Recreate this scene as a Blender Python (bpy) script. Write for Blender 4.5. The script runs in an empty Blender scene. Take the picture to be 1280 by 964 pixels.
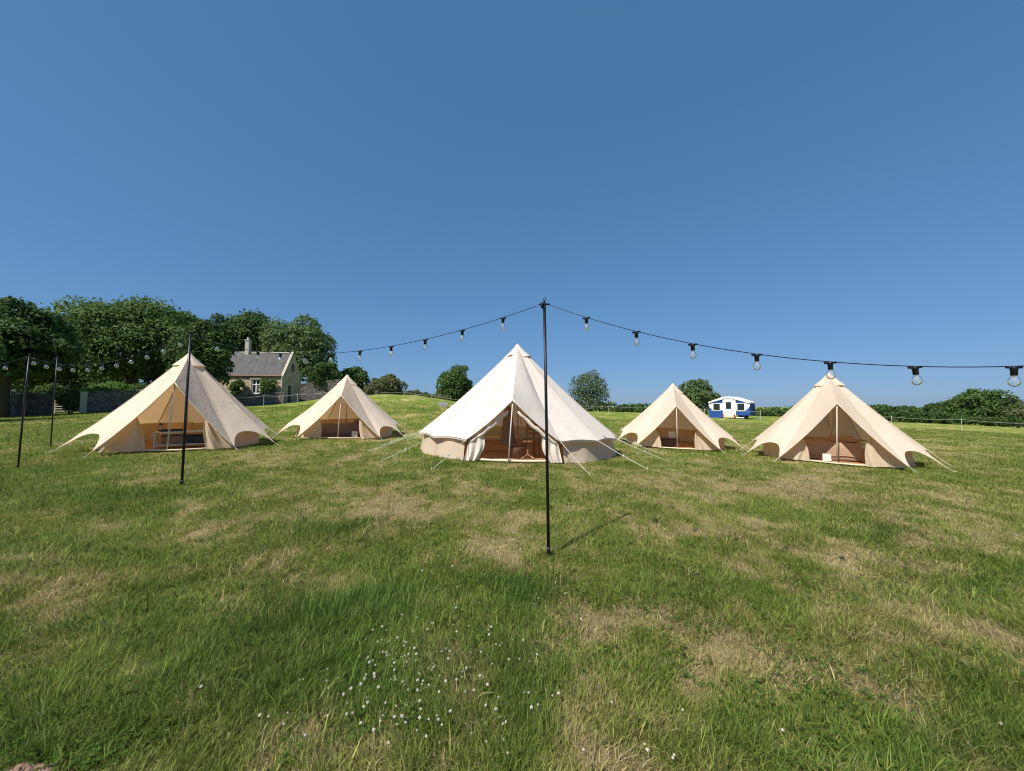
import bpy, bmesh, math, random
import numpy as np
from mathutils import Vector, Matrix

random.seed(7)
rng = np.random.default_rng(11)
R = math.radians
sc = bpy.context.scene
COL = sc.collection

# ------------------------------------------------------------------ camera model
F, CX, CY, HZ, CAMH = 480.0, 640.0, 482.0, 507.0, 1.5
PITCH = math.atan((HZ - CY) / F)

def ray(px, py):
    a, b = (px - CX) / F, -(py - CY) / F
    return Vector((a, math.cos(PITCH) - b * math.sin(PITCH), math.sin(PITCH) + b * math.cos(PITCH)))

def at(px, py, Y):
    d = ray(px, py)
    return Vector((0, 0, CAMH)) + d * (Y / d.y)

def project(X, Y, Z):
    dz = Z - CAMH
    fw = Y * math.cos(PITCH) + dz * math.sin(PITCH)
    up = -Y * math.sin(PITCH) + dz * math.cos(PITCH)
    fw = np.maximum(fw, 0.05)
    return CX + F * X / fw, CY - F * up / fw

# ------------------------------------------------------------------ terrain
def sm(x):
    x = np.clip(x, 0, 1)
    return x * x * (3 - 2 * x)

def hash2(ix, iy, seed):
    h = (ix.astype(np.int64) * 374761393 + iy.astype(np.int64) * 668265263 + seed * 974711) & 0x7fffffff
    h = ((h ^ (h >> 13)) * 1274126177) & 0x7fffffff
    h = (h ^ (h >> 16)) & 0xffff
    return h / 65535.0

def vnoise(x, y, seed=0):
    ix, iy = np.floor(x), np.floor(y)
    fx, fy = x - ix, y - iy
    fx, fy = fx * fx * (3 - 2 * fx), fy * fy * (3 - 2 * fy)
    a, b = hash2(ix, iy, seed), hash2(ix + 1, iy, seed)
    c, d = hash2(ix, iy + 1, seed), hash2(ix + 1, iy + 1, seed)
    return (a * (1 - fx) + b * fx) * (1 - fy) + (c * (1 - fx) + d * fx) * fy

def fbm(x, y, seed=0, oct=4, gain=0.5):
    s, amp, tot = 0, 1.0, 0
    for k in range(oct):
        s = s + amp * vnoise(x * 2 ** k + 17.3 * k, y * 2 ** k - 9.1 * k, seed + k)
        tot += amp
        amp *= gain
    return s / tot

CREST = [(-900, 524, 34), (0, 521, 34), (100, 516, 36), (200, 512, 38), (300, 507, 42), (371, 503, 45), (420, 496, 48),
         (480, 493, 50), (520, 494, 50), (560, 500, 50), (600, 507, 50), (640, 511, 50), (720, 514.5, 50), (800, 516.5, 50),
         (900, 519.5, 50), (1000, 523, 48), (1100, 529, 45), (1200, 534, 42), (1280, 540, 40), (2200, 548, 38)]
C_PX = np.array([c[0] for c in CREST], float)
C_Y = np.array([c[2] for c in CREST], float)
C_Z = np.array([at(640, c[1], c[2]).z for c in CREST], float)

def H(X, Y):
    X, Y = np.asarray(X, float), np.asarray(Y, float)
    r = np.hypot(X, Y) + 1e-6
    ang = np.arctan2(X, Y)
    px = CX + F * np.tan(np.clip(ang, R(-66), R(66)))
    D = r * np.maximum(np.cos(ang), 0.40)
    Yc, Zc = np.interp(px, C_PX, C_Y), np.interp(px, C_PX, C_Z)
    near = 0.17 * sm(D / 12) - 0.025 * np.clip(X, -16, 16) * sm(D / 10)
    t = sm((D - 15) / (Yc - 15)) * 0.6 + np.clip((D - 15) / (Yc - 15), 0, 1) * 0.4
    z = near * (1 - t) + Zc * t
    past = np.clip(D - Yc, 0, None)
    left = sm((470 - px) / 120)
    z = z - (1 - left) * 7.5 * sm(past / 95) - left * 3.0 * sm((past - 25) / 90)
    und = (fbm(X / 4.0, Y / 4.0, 5, 2) - 0.5) * 0.10 * sm(D / 16) + (fbm(X / 1.1, Y / 1.1, 9, 2) - 0.5) * 0.03
    z = z + und * (1 - 0.6 * sm(past / 10))
    back = sm((np.cos(ang) + 0.3) / 0.5)
    return z * back

def Hs(x, y):
    return float(H(x, y))

def ground(px, py, lo=0.6, hi=70):
    d = ray(px, py)
    prev = None
    Y = lo
    while Y < hi:
        p = Vector((0, 0, CAMH)) + d * (Y / d.y)
        g = p.z - Hs(p.x, p.y)
        if g <= 0:
            if prev:
                a, b = prev, Y
                for _ in range(18):
                    m = (a + b) / 2
                    q = Vector((0, 0, CAMH)) + d * (m / d.y)
                    if q.z - Hs(q.x, q.y) <= 0: b = m
                    else: a = m
                Y = b
                p = Vector((0, 0, CAMH)) + d * (Y / d.y)
            return Vector((p.x, p.y, Hs(p.x, p.y)))
        prev = Y
        Y *= 1.03
    raise ValueError((px, py))

# ------------------------------------------------------------------ materials
def newmat(name):
    m = bpy.data.materials.new(name)
    m.use_nodes = True
    nt = m.node_tree
    return m, nt, nt.nodes, nt.links, nt.nodes['Principled BSDF'], nt.nodes['Material Output']

def simple(name, col, rough=0.6, metal=0.0, var=0.15, scale=8.0, bump=0.0, bscale=40.0):
    m, nt, N, L, P, O = newmat(name)
    tc = N.new('ShaderNodeTexCoord')
    nz = N.new('ShaderNodeTexNoise'); nz.inputs['Scale'].default_value = scale; nz.inputs['Detail'].default_value = 5
    L.new(tc.outputs['Object'], nz.inputs['Vector'])
    mx = N.new('ShaderNodeMix'); mx.data_type = 'RGBA'
    mx.inputs['A'].default_value = [c * (1 - var) for c in col] + [1]
    mx.inputs['B'].default_value = [min(1, c * (1 + var)) for c in col] + [1]
    L.new(nz.outputs['Fac'], mx.inputs['Factor'])
    L.new(mx.outputs['Result'], P.inputs['Base Color'])
    P.inputs['Roughness'].default_value = rough
    P.inputs['Metallic'].default_value = metal
    if bump:
        n2 = N.new('ShaderNodeTexNoise'); n2.inputs['Scale'].default_value = bscale; n2.inputs['Detail'].default_value = 6
        L.new(tc.outputs['Object'], n2.inputs['Vector'])
        b = N.new('ShaderNodeBump'); b.inputs['Strength'].default_value = bump; b.inputs['Distance'].default_value = 0.02
        L.new(n2.outputs['Fac'], b.inputs['Height'])
        L.new(b.outputs['Normal'], P.inputs['Normal'])
    return m

def canvas(name, col, tcol, trans=0.32):
    m, nt, N, L, P, O = newmat(name)
    tc = N.new('ShaderNodeTexCoord')
    nz = N.new('ShaderNodeTexNoise'); nz.inputs['Scale'].default_value = 1.6; nz.inputs['Detail'].default_value = 6; nz.inputs['Roughness'].default_value = .6
    L.new(tc.outputs['Object'], nz.inputs['Vector'])
    mx = N.new('ShaderNodeMix'); mx.data_type = 'RGBA'
    mx.inputs['A'].default_value = [c * k_ for c, k_ in zip(col, (.86, .84, .80))] + [1]
    mx.inputs['B'].default_value = [min(1, c * 1.06) for c in col] + [1]
    L.new(nz.outputs['Fac'], mx.inputs['Factor'])
    L.new(mx.outputs['Result'], P.inputs['Base Color'])
    P.inputs['Roughness'].default_value = 0.85
    P.inputs['Specular IOR Level'].default_value = 0.15
    wr = N.new('ShaderNodeTexNoise'); wr.inputs['Scale'].default_value = 2.2; wr.inputs['Detail'].default_value = 3; wr.inputs['Distortion'].default_value = 0.6
    L.new(tc.outputs['Object'], wr.inputs['Vector'])
    b = N.new('ShaderNodeBump'); b.inputs['Strength'].default_value = 0.35; b.inputs['Distance'].default_value = 0.05
    L.new(wr.outputs['Fac'], b.inputs['Height'])
    L.new(b.outputs['Normal'], P.inputs['Normal'])
    T = N.new('ShaderNodeBsdfTranslucent'); T.inputs['Color'].default_value = list(tcol) + [1]
    ms = N.new('ShaderNodeMixShader'); ms.inputs['Fac'].default_value = trans
    L.new(P.outputs['BSDF'], ms.inputs[1]); L.new(T.outputs['BSDF'], ms.inputs[2])
    L.new(ms.outputs['Shader'], O.inputs['Surface'])
    return m

def leafmat(name, c1, c2, trans=0.3):
    m, nt, N, L, P, O = newmat(name)
    tc = N.new('ShaderNodeTexCoord')
    nz = N.new('ShaderNodeTexNoise'); nz.inputs['Scale'].default_value = 0.9; nz.inputs['Detail'].default_value = 6; nz.inputs['Roughness'].default_value = .75
    L.new(tc.outputs['Object'], nz.inputs['Vector'])
    cr = N.new('ShaderNodeValToRGB')
    cr.color_ramp.elements[0].position = .35; cr.color_ramp.elements[0].color = list(c1) + [1]
    cr.color_ramp.elements[1].position = .65; cr.color_ramp.elements[1].color = list(c2) + [1]
    L.new(nz.outputs['Fac'], cr.inputs['Fac'])
    L.new(cr.outputs['Color'], P.inputs['Base Color'])
    P.inputs['Roughness'].default_value = 0.6
    P.inputs['Specular IOR Level'].default_value = 0.12
    T = N.new('ShaderNodeBsdfTranslucent')
    hs = N.new('ShaderNodeHueSaturation'); hs.inputs['Value'].default_value = 1.3; hs.inputs['Hue'].default_value = 0.485
    L.new(cr.outputs['Color'], hs.inputs['Color']); L.new(hs.outputs['Color'], T.inputs['Color'])
    ms = N.new('ShaderNodeMixShader'); ms.inputs['Fac'].default_value = trans
    L.new(P.outputs['BSDF'], ms.inputs[1]); L.new(T.outputs['BSDF'], ms.inputs[2])
    L.new(ms.outputs['Shader'], O.inputs['Surface'])
    return m

def stonemat(name, c1, c2, mortar, scale=2.6):
    m, nt, N, L, P, O = newmat(name)
    tc = N.new('ShaderNodeTexCoord')
    mp = N.new('ShaderNodeMapping'); mp.inputs['Scale'].default_value = (1, 1, 1.8)
    L.new(tc.outputs['Object'], mp.inputs['Vector'])
    v = N.new('ShaderNodeTexVoronoi'); v.inputs['Scale'].default_value = scale
    L.new(mp.outputs['Vector'], v.inputs['Vector'])
    v2 = N.new('ShaderNodeTexVoronoi'); v2.feature = 'DISTANCE_TO_EDGE'; v2.inputs['Scale'].default_value = scale
    L.new(mp.outputs['Vector'], v2.inputs['Vector'])
    sx = N.new('ShaderNodeSeparateColor'); L.new(v.outputs['Color'], sx.inputs['Color'])
    mx = N.new('ShaderNodeMix'); mx.data_type = 'RGBA'
    mx.inputs['A'].default_value = list(c1) + [1]; mx.inputs['B'].default_value = list(c2) + [1]
    L.new(sx.outputs['Red'], mx.inputs['Factor'])
    rp = N.new('ShaderNodeValToRGB'); rp.color_ramp.elements[0].position = 0.02; rp.color_ramp.elements[1].position = 0.10
    L.new(v2.outputs['Distance'], rp.inputs['Fac'])
    m2 = N.new('ShaderNodeMix'); m2.data_type = 'RGBA'
    m2.inputs['A'].default_value = list(mortar) + [1]
    L.new(mx.outputs['Result'], m2.inputs['B']); L.new(rp.outputs['Color'], m2.inputs['Factor'])
    L.new(m2.outputs['Result'], P.inputs['Base Color'])
    P.inputs['Roughness'].default_value = .9
    b = N.new('ShaderNodeBump'); b.inputs['Distance'].default_value = .05; b.inputs['Strength'].default_value = .8
    L.new(rp.outputs['Color'], b.inputs['Height']); L.new(b.outputs['Normal'], P.inputs['Normal'])
    return m

def attrmat(name, trans, rough=.55, spec=.3, fine=False):
    m, nt, N, L, P, O = newmat(name)
    at_ = N.new('ShaderNodeAttribute'); at_.attribute_name = 'tint'
    src = at_.outputs['Color']
    if fine:
        tc = N.new('ShaderNodeTexCoord')
        mp = N.new('ShaderNodeMapping'); mp.inputs['Scale'].default_value = (1, .6, 1)
        L.new(tc.outputs['Object'], mp.inputs['Vector'])
        nz = N.new('ShaderNodeTexNoise'); nz.inputs['Scale'].default_value = 9; nz.inputs['Detail'].default_value = 8; nz.inputs['Roughness'].default_value = .8
        L.new(mp.outputs['Vector'], nz.inputs['Vector'])
        rp = N.new('ShaderNodeValToRGB')
        rp.color_ramp.elements[0].position = .32; rp.color_ramp.elements[0].color = (.55, .6, .5, 1)
        rp.color_ramp.elements[1].position = .68; rp.color_ramp.elements[1].color = (1.35, 1.3, 1.3, 1)
        L.new(nz.outputs['Fac'], rp.inputs['Fac'])
        mu = N.new('ShaderNodeMix'); mu.data_type = 'RGBA'; mu.blend_type = 'MULTIPLY'; mu.inputs['Factor'].default_value = 1
        L.new(src, mu.inputs['A']); L.new(rp.outputs['Color'], mu.inputs['B'])
        src = mu.outputs['Result']
        b = N.new('ShaderNodeBump'); b.inputs['Distance'].default_value = .08; b.inputs['Strength'].default_value = .9
        n3 = N.new('ShaderNodeTexNoise'); n3.inputs['Scale'].default_value = 6; n3.inputs['Detail'].default_value = 9; n3.inputs['Roughness'].default_value = .8
        L.new(tc.outputs['Object'], n3.inputs['Vector'])
        L.new(n3.outputs['Fac'], b.inputs['Height']); L.new(b.outputs['Normal'], P.inputs['Normal'])
    L.new(src, P.inputs['Base Color'])
    P.inputs['Roughness'].default_value = rough
    P.inputs['Specular IOR Level'].default_value = spec
    if trans:
        T = N.new('ShaderNodeBsdfTranslucent'); L.new(src, T.inputs['Color'])
        ms = N.new('ShaderNodeMixShader'); ms.inputs['Fac'].default_value = trans
        L.new(P.outputs['BSDF'], ms.inputs[1]); L.new(T.outputs['BSDF'], ms.inputs[2])
        L.new(ms.outputs['Shader'], O.inputs['Surface'])
    return m

def glassmat(name):
    m, nt, N, L, P, O = newmat(name)
    N.remove(P)
    tr = N.new('ShaderNodeBsdfTransparent'); tr.inputs['Color'].default_value = (.93, .95, .96, 1)
    gl = N.new('ShaderNodeBsdfGlossy'); gl.inputs['Roughness'].default_value = .06
    df = N.new('ShaderNodeBsdfDiffuse'); df.inputs['Color'].default_value = (.85, .85, .85, 1)
    lw = N.new('ShaderNodeLayerWeight'); lw.inputs['Blend'].default_value = .25
    m1 = N.new('ShaderNodeMixShader'); L.new(lw.outputs['Fresnel'], m1.inputs['Fac'])
    L.new(tr.outputs['BSDF'], m1.inputs[1]); L.new(gl.outputs['BSDF'], m1.inputs[2])
    m2 = N.new('ShaderNodeMixShader'); m2.inputs['Fac'].default_value = .10
    L.new(m1.outputs['Shader'], m2.inputs[1]); L.new(df.outputs['BSDF'], m2.inputs[2])
    L.new(m2.outputs['Shader'], O.inputs['Surface'])
    return m

M = {}
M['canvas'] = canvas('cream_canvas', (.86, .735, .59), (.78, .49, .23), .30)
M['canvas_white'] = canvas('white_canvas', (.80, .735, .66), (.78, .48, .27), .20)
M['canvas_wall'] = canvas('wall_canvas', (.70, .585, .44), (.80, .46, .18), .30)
M['rope'] = simple('rope', (.56, .54, .47), .8)
M['rope_green'] = simple('guy_webbing', (.46, .58, .45), .8)
M['metal_dark'] = simple('black_pole', (.012, .013, .016), .35, .4)
M['metal_light'] = simple('galvanised', (.55, .55, .55), .4, .7)
M['white_metal'] = simple('white_metal', (.62, .60, .57), .5)
M['pole_wood'] = simple('tent_pole', (.62, .52, .46), .5)
M['coir'] = simple('coir', (.38, .22, .115), .95, var=.3, scale=30, bump=.6, bscale=120)
M['sheet'] = simple('groundsheet', (.70, .60, .42), .8)
M['wood'] = simple('wood', (.30, .16, .08), .6, var=.3, scale=12)
M['wood_dark'] = simple('dark_wood', (.09, .045, .03), .6, var=.3, scale=12)
M['card'] = simple('white_card', (.66, .60, .50), .7, var=.03)
M['throw'] = simple('brown_throw', (.36, .24, .16), .95, var=.25, bump=.5, bscale=30)
M['throw_dark'] = simple('dark_throw', (.20, .13, .10), .95, var=.25, bump=.5, bscale=30)
M['cushion'] = simple('tan_cushion', (.58, .40, .22), .9, var=.1, bump=.4, bscale=30)
M['mint'] = simple('mint_linen', (.42, .55, .40), .9, var=.1, bump=.4, bscale=30)
M['basket'] = simple('wicker', (.22, .12, .06), .9, var=.4, scale=60, bump=.8, bscale=90)
M['black'] = simple('black_plastic', (.02, .02, .022), .5)
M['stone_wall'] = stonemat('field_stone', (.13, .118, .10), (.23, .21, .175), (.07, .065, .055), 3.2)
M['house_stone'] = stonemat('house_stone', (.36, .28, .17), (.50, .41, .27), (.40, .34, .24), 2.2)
M['dressed'] = simple('dressed_stone', (.46, .42, .34), .9, bump=.3)
M['slate'] = None
M['window_white'] = simple('white_paint', (.8, .8, .78), .5, var=.03)
M['glass_dark'] = simple('dark_pane', (.02, .025, .03), .08, var=.1)
M['door_dark'] = simple('dark_door', (.05, .045, .04), .6)
M['blue'] = simple('blue_canvas', (.008, .065, .27), .65, var=.2, scale=3)
M['cwhite'] = simple('white_vinyl', (.80, .80, .80), .5, var=.04)
M['red'] = simple('red_lens', (.45, .03, .02), .3)
M['tyre'] = simple('tyre', (.02, .02, .02), .8)
M['concrete'] = simple('concrete', (.33, .33, .31), .9, bump=.3)
M['bark'] = simple('bark', (.075, .055, .04), .95, var=.3, scale=10, bump=.8, bscale=14)
M['soil'] = simple('soil', (.24, .15, .10), 1.0, var=.35, scale=40, bump=1.0, bscale=60)
M['clover'] = simple('clover_white', (.66, .62, .53), .8, var=.08, scale=60)
M['stem'] = simple('clover_stem', (.09, .16, .04), .7)
M['glass'] = glassmat('bulb_glass')
M['filament'] = simple('filament', (.7, .6, .42), .4)
M['grass'] = attrmat('grass_blades', .38, .6, .18)
M['turf'] = attrmat('turf', 0, .95, .05, True)

def slate():
    m, nt, N, L, P, O = newmat('slate_roof')
    tc = N.new('ShaderNodeTexCoord')
    mp = N.new('ShaderNodeMapping'); mp.inputs['Scale'].default_value = (2.4, .35, .35)
    L.new(tc.outputs['Object'], mp.inputs['Vector'])
    nz = N.new('ShaderNodeTexNoise'); nz.inputs['Scale'].default_value = 2.0; nz.inputs['Detail'].default_value = 7; nz.inputs['Roughness'].default_value = .7
    L.new(mp.outputs['Vector'], nz.inputs['Vector'])
    cr = N.new('ShaderNodeValToRGB')
    cr.color_ramp.elements[0].position = .36; cr.color_ramp.elements[0].color = (.025, .025, .027, 1)
    cr.color_ramp.elements[1].position = .66; cr.color_ramp.elements[1].color = (.100, .097, .095, 1)
    L.new(nz.outputs['Fac'], cr.inputs['Fac'])
    br = N.new('ShaderNodeTexBrick'); br.inputs['Scale'].default_value = 3.2; br.inputs['Mortar Size'].default_value = .012
    br.inputs['Color1'].default_value = (1, 1, 1, 1); br.inputs['Color2'].default_value = (.75, .75, .75, 1); br.inputs['Mortar'].default_value = (.4, .4, .4, 1)
    L.new(tc.outputs['Object'], br.inputs['Vector'])
    mu = N.new('ShaderNodeMix'); mu.data_type = 'RGBA'; mu.blend_type = 'MULTIPLY'; mu.inputs['Factor'].default_value = .7
    L.new(cr.outputs['Color'], mu.inputs['A']); L.new(br.outputs['Color'], mu.inputs['B'])
    L.new(mu.outputs['Result'], P.inputs['Base Color'])
    P.inputs['Roughness'].default_value = .7
    return m
M['slate'] = slate()

# ------------------------------------------------------------------ mesh helpers
class MB:
    def __init__(s):
        s.v, s.f, s.mi = [], [], []
    def add(s, vs, fs, mi=0):
        o = len(s.v)
        s.v += [tuple(p) for p in vs]
        for f in fs:
            s.f.append(tuple(i + o for i in f)); s.mi.append(mi)
        return s
    def box(s, c, d, rz=0, mi=0, bevel=0):
        if bevel:
            bm = bmesh.new()
            bmesh.ops.create_cube(bm, size=1)
            for v in bm.verts: v.co = Vector((v.co.x * d[0], v.co.y * d[1], v.co.z * d[2]))
            bmesh.ops.bevel(bm, geom=list(bm.edges), offset=bevel, segments=3, affect='EDGES', profile=.5)
            vs = [v.co.copy() for v in bm.verts]; bm.verts.index_update()
            fs = [[v.index for v in f.verts] for f in bm.faces]; bm.free()
        else:
            vs = [Vector((x * d[0] / 2, y * d[1] / 2, z * d[2] / 2)) for x in (-1, 1) for y in (-1, 1) for z in (-1, 1)]
            fs = [(0, 1, 3, 2), (4, 6, 7, 5), (0, 4, 5, 1), (2, 3, 7, 6), (0, 2, 6, 4), (1, 5, 7, 3)]
        m = Matrix.Rotation(rz, 3, 'Z')
        return s.add([m @ v + Vector(c) for v in vs], fs, mi)
    def tube(s, pts, rad, n=8, mi=0, cap=True):
        pts = [Vector(p) for p in pts]
        if not hasattr(rad, '__len__'): rad = [rad] * len(pts)
        vs, fs = [], []
        a = None
        for i, p in enumerate(pts):
            t = (pts[min(i + 1, len(pts) - 1)] - pts[max(i - 1, 0)]).normalized()
            if a is None:
                a = t.orthogonal().normalized()
            else:
                a = (a - t * a.dot(t)).normalized()
            b = t.cross(a)
            for k in range(n):
                an = 2 * math.pi * k / n
                vs.append(p + (a * math.cos(an) + b * math.sin(an)) * rad[i])
        for i in range(len(pts) - 1):
            for k in range(n):
                k2 = (k + 1) % n
                fs.append((i * n + k, i * n + k2, (i + 1) * n + k2, (i + 1) * n + k))
        if cap:
            fs.append(tuple(range(n))[::-1]); fs.append(tuple(range((len(pts) - 1) * n, len(pts) * n)))
        return s.add(vs, fs, mi)
    def prism(s, poly, y0, y1, mi=0):
        n = len(poly)
        vs = [(x, y0, z) for x, z in poly] + [(x, y1, z) for x, z in poly]
        fs = [tuple(range(n)), tuple(range(n, 2 * n))[::-1]] + [((i + 1) % n, i, i + n, (i + 1) % n + n) for i in range(n)]
        return s.add(vs, fs, mi)
    def lathe(s, prof, n=16, mi=0, c=(0, 0, 0)):
        vs, fs = [], []
        for r, z in prof:
            for k in range(n):
                a = 2 * math.pi * k / n
                vs.append((c[0] + r * math.cos(a), c[1] + r * math.sin(a), c[2] + z))
        for i in range(len(prof) - 1):
            for k in range(n):
                k2 = (k + 1) % n
                fs.append((i * n + k, i * n + k2, (i + 1) * n + k2, (i + 1) * n + k))
        return s.add(vs, fs, mi)
    def grid(s, fn, nu, nv, mi=0):
        vs = [fn(i / nu, j / nv) for j in range(nv + 1) for i in range(nu + 1)]
        w = nu + 1
        fs = [(j * w + i, j * w + i + 1, (j + 1) * w + i + 1, (j + 1) * w + i) for j in range(nv) for i in range(nu)]
        return s.add(vs, fs, mi)
    def build(s, name, mats, parent=None, smooth=False, loc=None, rz=0):
        me = bpy.data.meshes.new(name)
        me.from_pydata(s.v, [], s.f)
        if not isinstance(mats, (list, tuple)): mats = [mats]
        for m in mats: me.materials.append(m)
        me.polygons.foreach_set('material_index', s.mi)
        if smooth: me.polygons.foreach_set('use_smooth', [True] * len(s.f))
        me.update()
        o = bpy.data.objects.new(name, me)
        COL.objects.link(o)
        if parent: o.parent = parent
        if loc is not None: o.location = loc
        if rz: o.rotation_euler.z = rz
        return o

def quads_mesh(name, V, nper, faces_local, mat, tint=None, smooth=False):
    """V: (n, nper, 3); the same local faces for each item."""
    n = V.shape[0]
    me = bpy.data.meshes.new(name)
    me.vertices.add(n * nper)
    me.vertices.foreach_set('co', V.reshape(-1).astype(np.float32))
    base = (np.arange(n) * nper)[:, None]
    loops, starts, tot = [], [], []
    cols = np.concatenate([np.array(f) for f in faces_local])
    L = (base + cols[None, :]).reshape(-1)
    lens = np.array([len(f) for f in faces_local])
    per = lens.sum()
    st = np.concatenate([[0], np.cumsum(lens)[:-1]])
    S = ((np.arange(n) * per)[:, None] + st[None, :]).reshape(-1)
    me.loops.add(len(L)); me.polygons.add(len(S))
    me.loops.foreach_set('vertex_index', L.astype(np.int32))
    me.polygons.foreach_set('loop_start', S.astype(np.int32))
    if smooth: me.polygons.foreach_set('use_smooth', np.ones(len(S), bool))
    me.materials.append(mat)
    me.update(calc_edges=True)
    if tint is not None:
        a = me.attributes.new('tint', 'FLOAT_COLOR', 'POINT')
        c = np.ones((n, nper, 4), np.float32)
        c[:, :, :3] = tint[:, None, :]
        a.data.foreach_set('color', c.reshape(-1))
    o = bpy.data.objects.new(name, me)
    COL.objects.link(o)
    return o

def empty(name, loc, rz=0):
    o = bpy.data.objects.new(name, None)
    COL.objects.link(o)
    o.empty_display_size = .2
    o.location = loc; o.rotation_euler.z = rz
    return o

def tag(o, label=None, cat=None, group=None, kind=None):
    if label: o['label'] = label
    if label and not kind: kind = 'thing'
    if cat: o['category'] = cat
    if group: o['group'] = group
    if kind: o['kind'] = kind
    return o

# ------------------------------------------------------------------ camera, light, sky
cam = bpy.data.cameras.new('camera'); co = bpy.data.objects.new('camera', cam); COL.objects.link(co)
co.location = (0, 0, CAMH); co.rotation_euler = (math.pi / 2 + PITCH, 0, 0)
cam.sensor_width = 36; cam.lens = F / 1280 * 36
cam.clip_start = .05; cam.clip_end = 5000
sc.camera = co

EL, AZ = R(53), R(270 - 49)          # azimuth clockwise from +Y
sdir = Vector((math.sin(AZ) * math.cos(EL), math.cos(AZ) * math.cos(EL), math.sin(EL)))
sl = bpy.data.lights.new('sun', 'SUN'); sl.energy = 4.5; sl.angle = R(.53); sl.color = (1, .94, .85)
so = bpy.data.objects.new('sun', sl); COL.objects.link(so)
so.rotation_euler = sdir.to_track_quat('Z', 'Y').to_euler(); so.location = (-20, -5, 30)

w = bpy.data.worlds.new('World'); sc.world = w; w.use_nodes = True
wn, wl = w.node_tree.nodes, w.node_tree.links
sky = wn.new('ShaderNodeTexSky'); sky.sky_type = 'NISHITA'; sky.sun_disc = False
sky.sun_elevation = EL; sky.sun_rotation = AZ
sky.altitude = 500; sky.air_density = 1.0; sky.dust_density = 0.5; sky.ozone_density = 5.0
sp = wn.new('ShaderNodeSeparateColor'); cb = wn.new('ShaderNodeCombineColor')
wl.new(sky.outputs['Color'], sp.inputs['Color'])
for ch, pw, ml in (('Red', .62, .625), ('Green', .48, 1.18), ('Blue', .52, 1.64)):
    p_ = wn.new('ShaderNodeMath'); p_.operation = 'POWER'; p_.inputs[1].default_value = pw
    m_ = wn.new('ShaderNodeMath'); m_.operation = 'MULTIPLY'; m_.inputs[1].default_value = ml
    wl.new(sp.outputs[ch], p_.inputs[0]); wl.new(p_.outputs[0], m_.inputs[0]); wl.new(m_.outputs[0], cb.inputs[ch])
wl.new(cb.outputs['Color'], wn['Background'].inputs['Color'])
wn['Background'].inputs['Strength'].default_value = .105
sc.cycles.use_denoising = True; sc.cycles.filter_width = 1.1
sc.view_settings.view_transform = 'Standard'; sc.view_settings.look = 'None'
sc.view_settings.exposure = .45; sc.view_settings.gamma = 1

# ------------------------------------------------------------------ turf colour field (world anchored patches)
def patch(px, py, rx, ry, amt):
    return (px, py, rx, ry, amt)
DRY = [(80, 755, 90, 30, .5), (130, 830, 70, 22, .5), (370, 715, 70, 22, .6), (560, 640, 90, 14, .5), (430, 620, 60, 9, .6),
       (640, 700, 55, 14, .6), (790, 800, 90, 38, .75), (740, 770, 50, 25, .4), (840, 660, 60, 14, .5), (1085, 690, 50, 16, .5),
       (965, 685, 60, 16, .4), (1190, 617, 60, 8, .7), (1120, 880, 60, 26, .45), (250, 612, 30, 8, .7), (735, 650, 35, 10, .5),
       (1265, 785, 50, 22, .5), (910, 775, 80, 30, .35), (1000, 840, 110, 40, .3), (640, 590, 200, 8, .35), (950, 615, 80, 10, .4),
       (380, 655, 60, 12, .4), (1200, 650, 60, 10, .35), (1000, 600, 60, 8, .35), (860, 840, 60, 30, .3), (30, 730, 40, 12, .3), (400, 935, 60, 25, .35)]
LUSH = [(420, 660, 60, 14, .8), (440, 765, 75, 22, .9), (655, 735, 45, 22, .9), (1095, 662, 45, 9, .7), (480, 860, 180, 70, .55),
        (330, 790, 120, 40, .4), (60, 930, 100, 40, .55), (150, 620, 140, 16, .4), (1240, 920, 110, 40, .4), (950, 905, 90, 30, .4),
        (660, 830, 40, 50, .4), (870, 730, 60, 16, .35), (1180, 740, 90, 20, .35), (280, 880, 120, 50, .35), (560, 575, 60, 6, .3), (1100, 960, 120, 25, .4)]

def fields(X, Y):
    Z = H(X, Y)
    px, py = project(X, Y, Z)
    wx = px + (fbm(X * 1.3, Y * 1.3, 31, 3) - .5) * 90
    wy = py + (fbm(X * 1.3, Y * 1.3, 41, 3) - .5) * 50
    d = (fbm(X * .8, Y * .55, 3, 4) - .5) * 1.15 + (fbm(X * 2.6, Y * 2.2, 13, 3) - .5) * 1.15 + (fbm(X * 7.5, Y * 6.0, 23, 2) - .5) * .7
    d = d - .09 + .06 * np.clip((px - 500) / 600, -1, 1)
    g = np.zeros_like(d)
    for (a, b, rx, ry, k) in DRY:
        d = d + k * .40 * np.exp(-(((wx - a) / rx) ** 2 + ((wy - b) / ry) ** 2) * .8)
    for (a, b, rx, ry, k) in LUSH:
        e = k * np.exp(-(((wx - a) / rx) ** 2 + ((wy - b) / ry) ** 2) * .9)
        g = g + e
        d = d - e * .6
    far = sm((Y - 16) / 12)
    d = d - .06 * far
    return Z, d, np.clip(g, 0, 1)

C_GREEN = np.array([.142, .212, .032]); C_YEL = np.array([.250, .272, .060]); C_STRAW = np.array([.50, .40, .20]); C_LUSH = np.array([.080, .168, .032])

def turf_colour(d, g):
    t = np.clip((d + .45) / .55, 0, 1)[:, None]
    s = np.clip((d - .02) / .5, 0, 1)[:, None]
    c = C_GREEN * (1 - t) + C_YEL * t
    c = c * (1 - s) + C_STRAW * s
    gg = g[:, None] * .70
    return c * (1 - gg) + C_LUSH * gg

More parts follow.
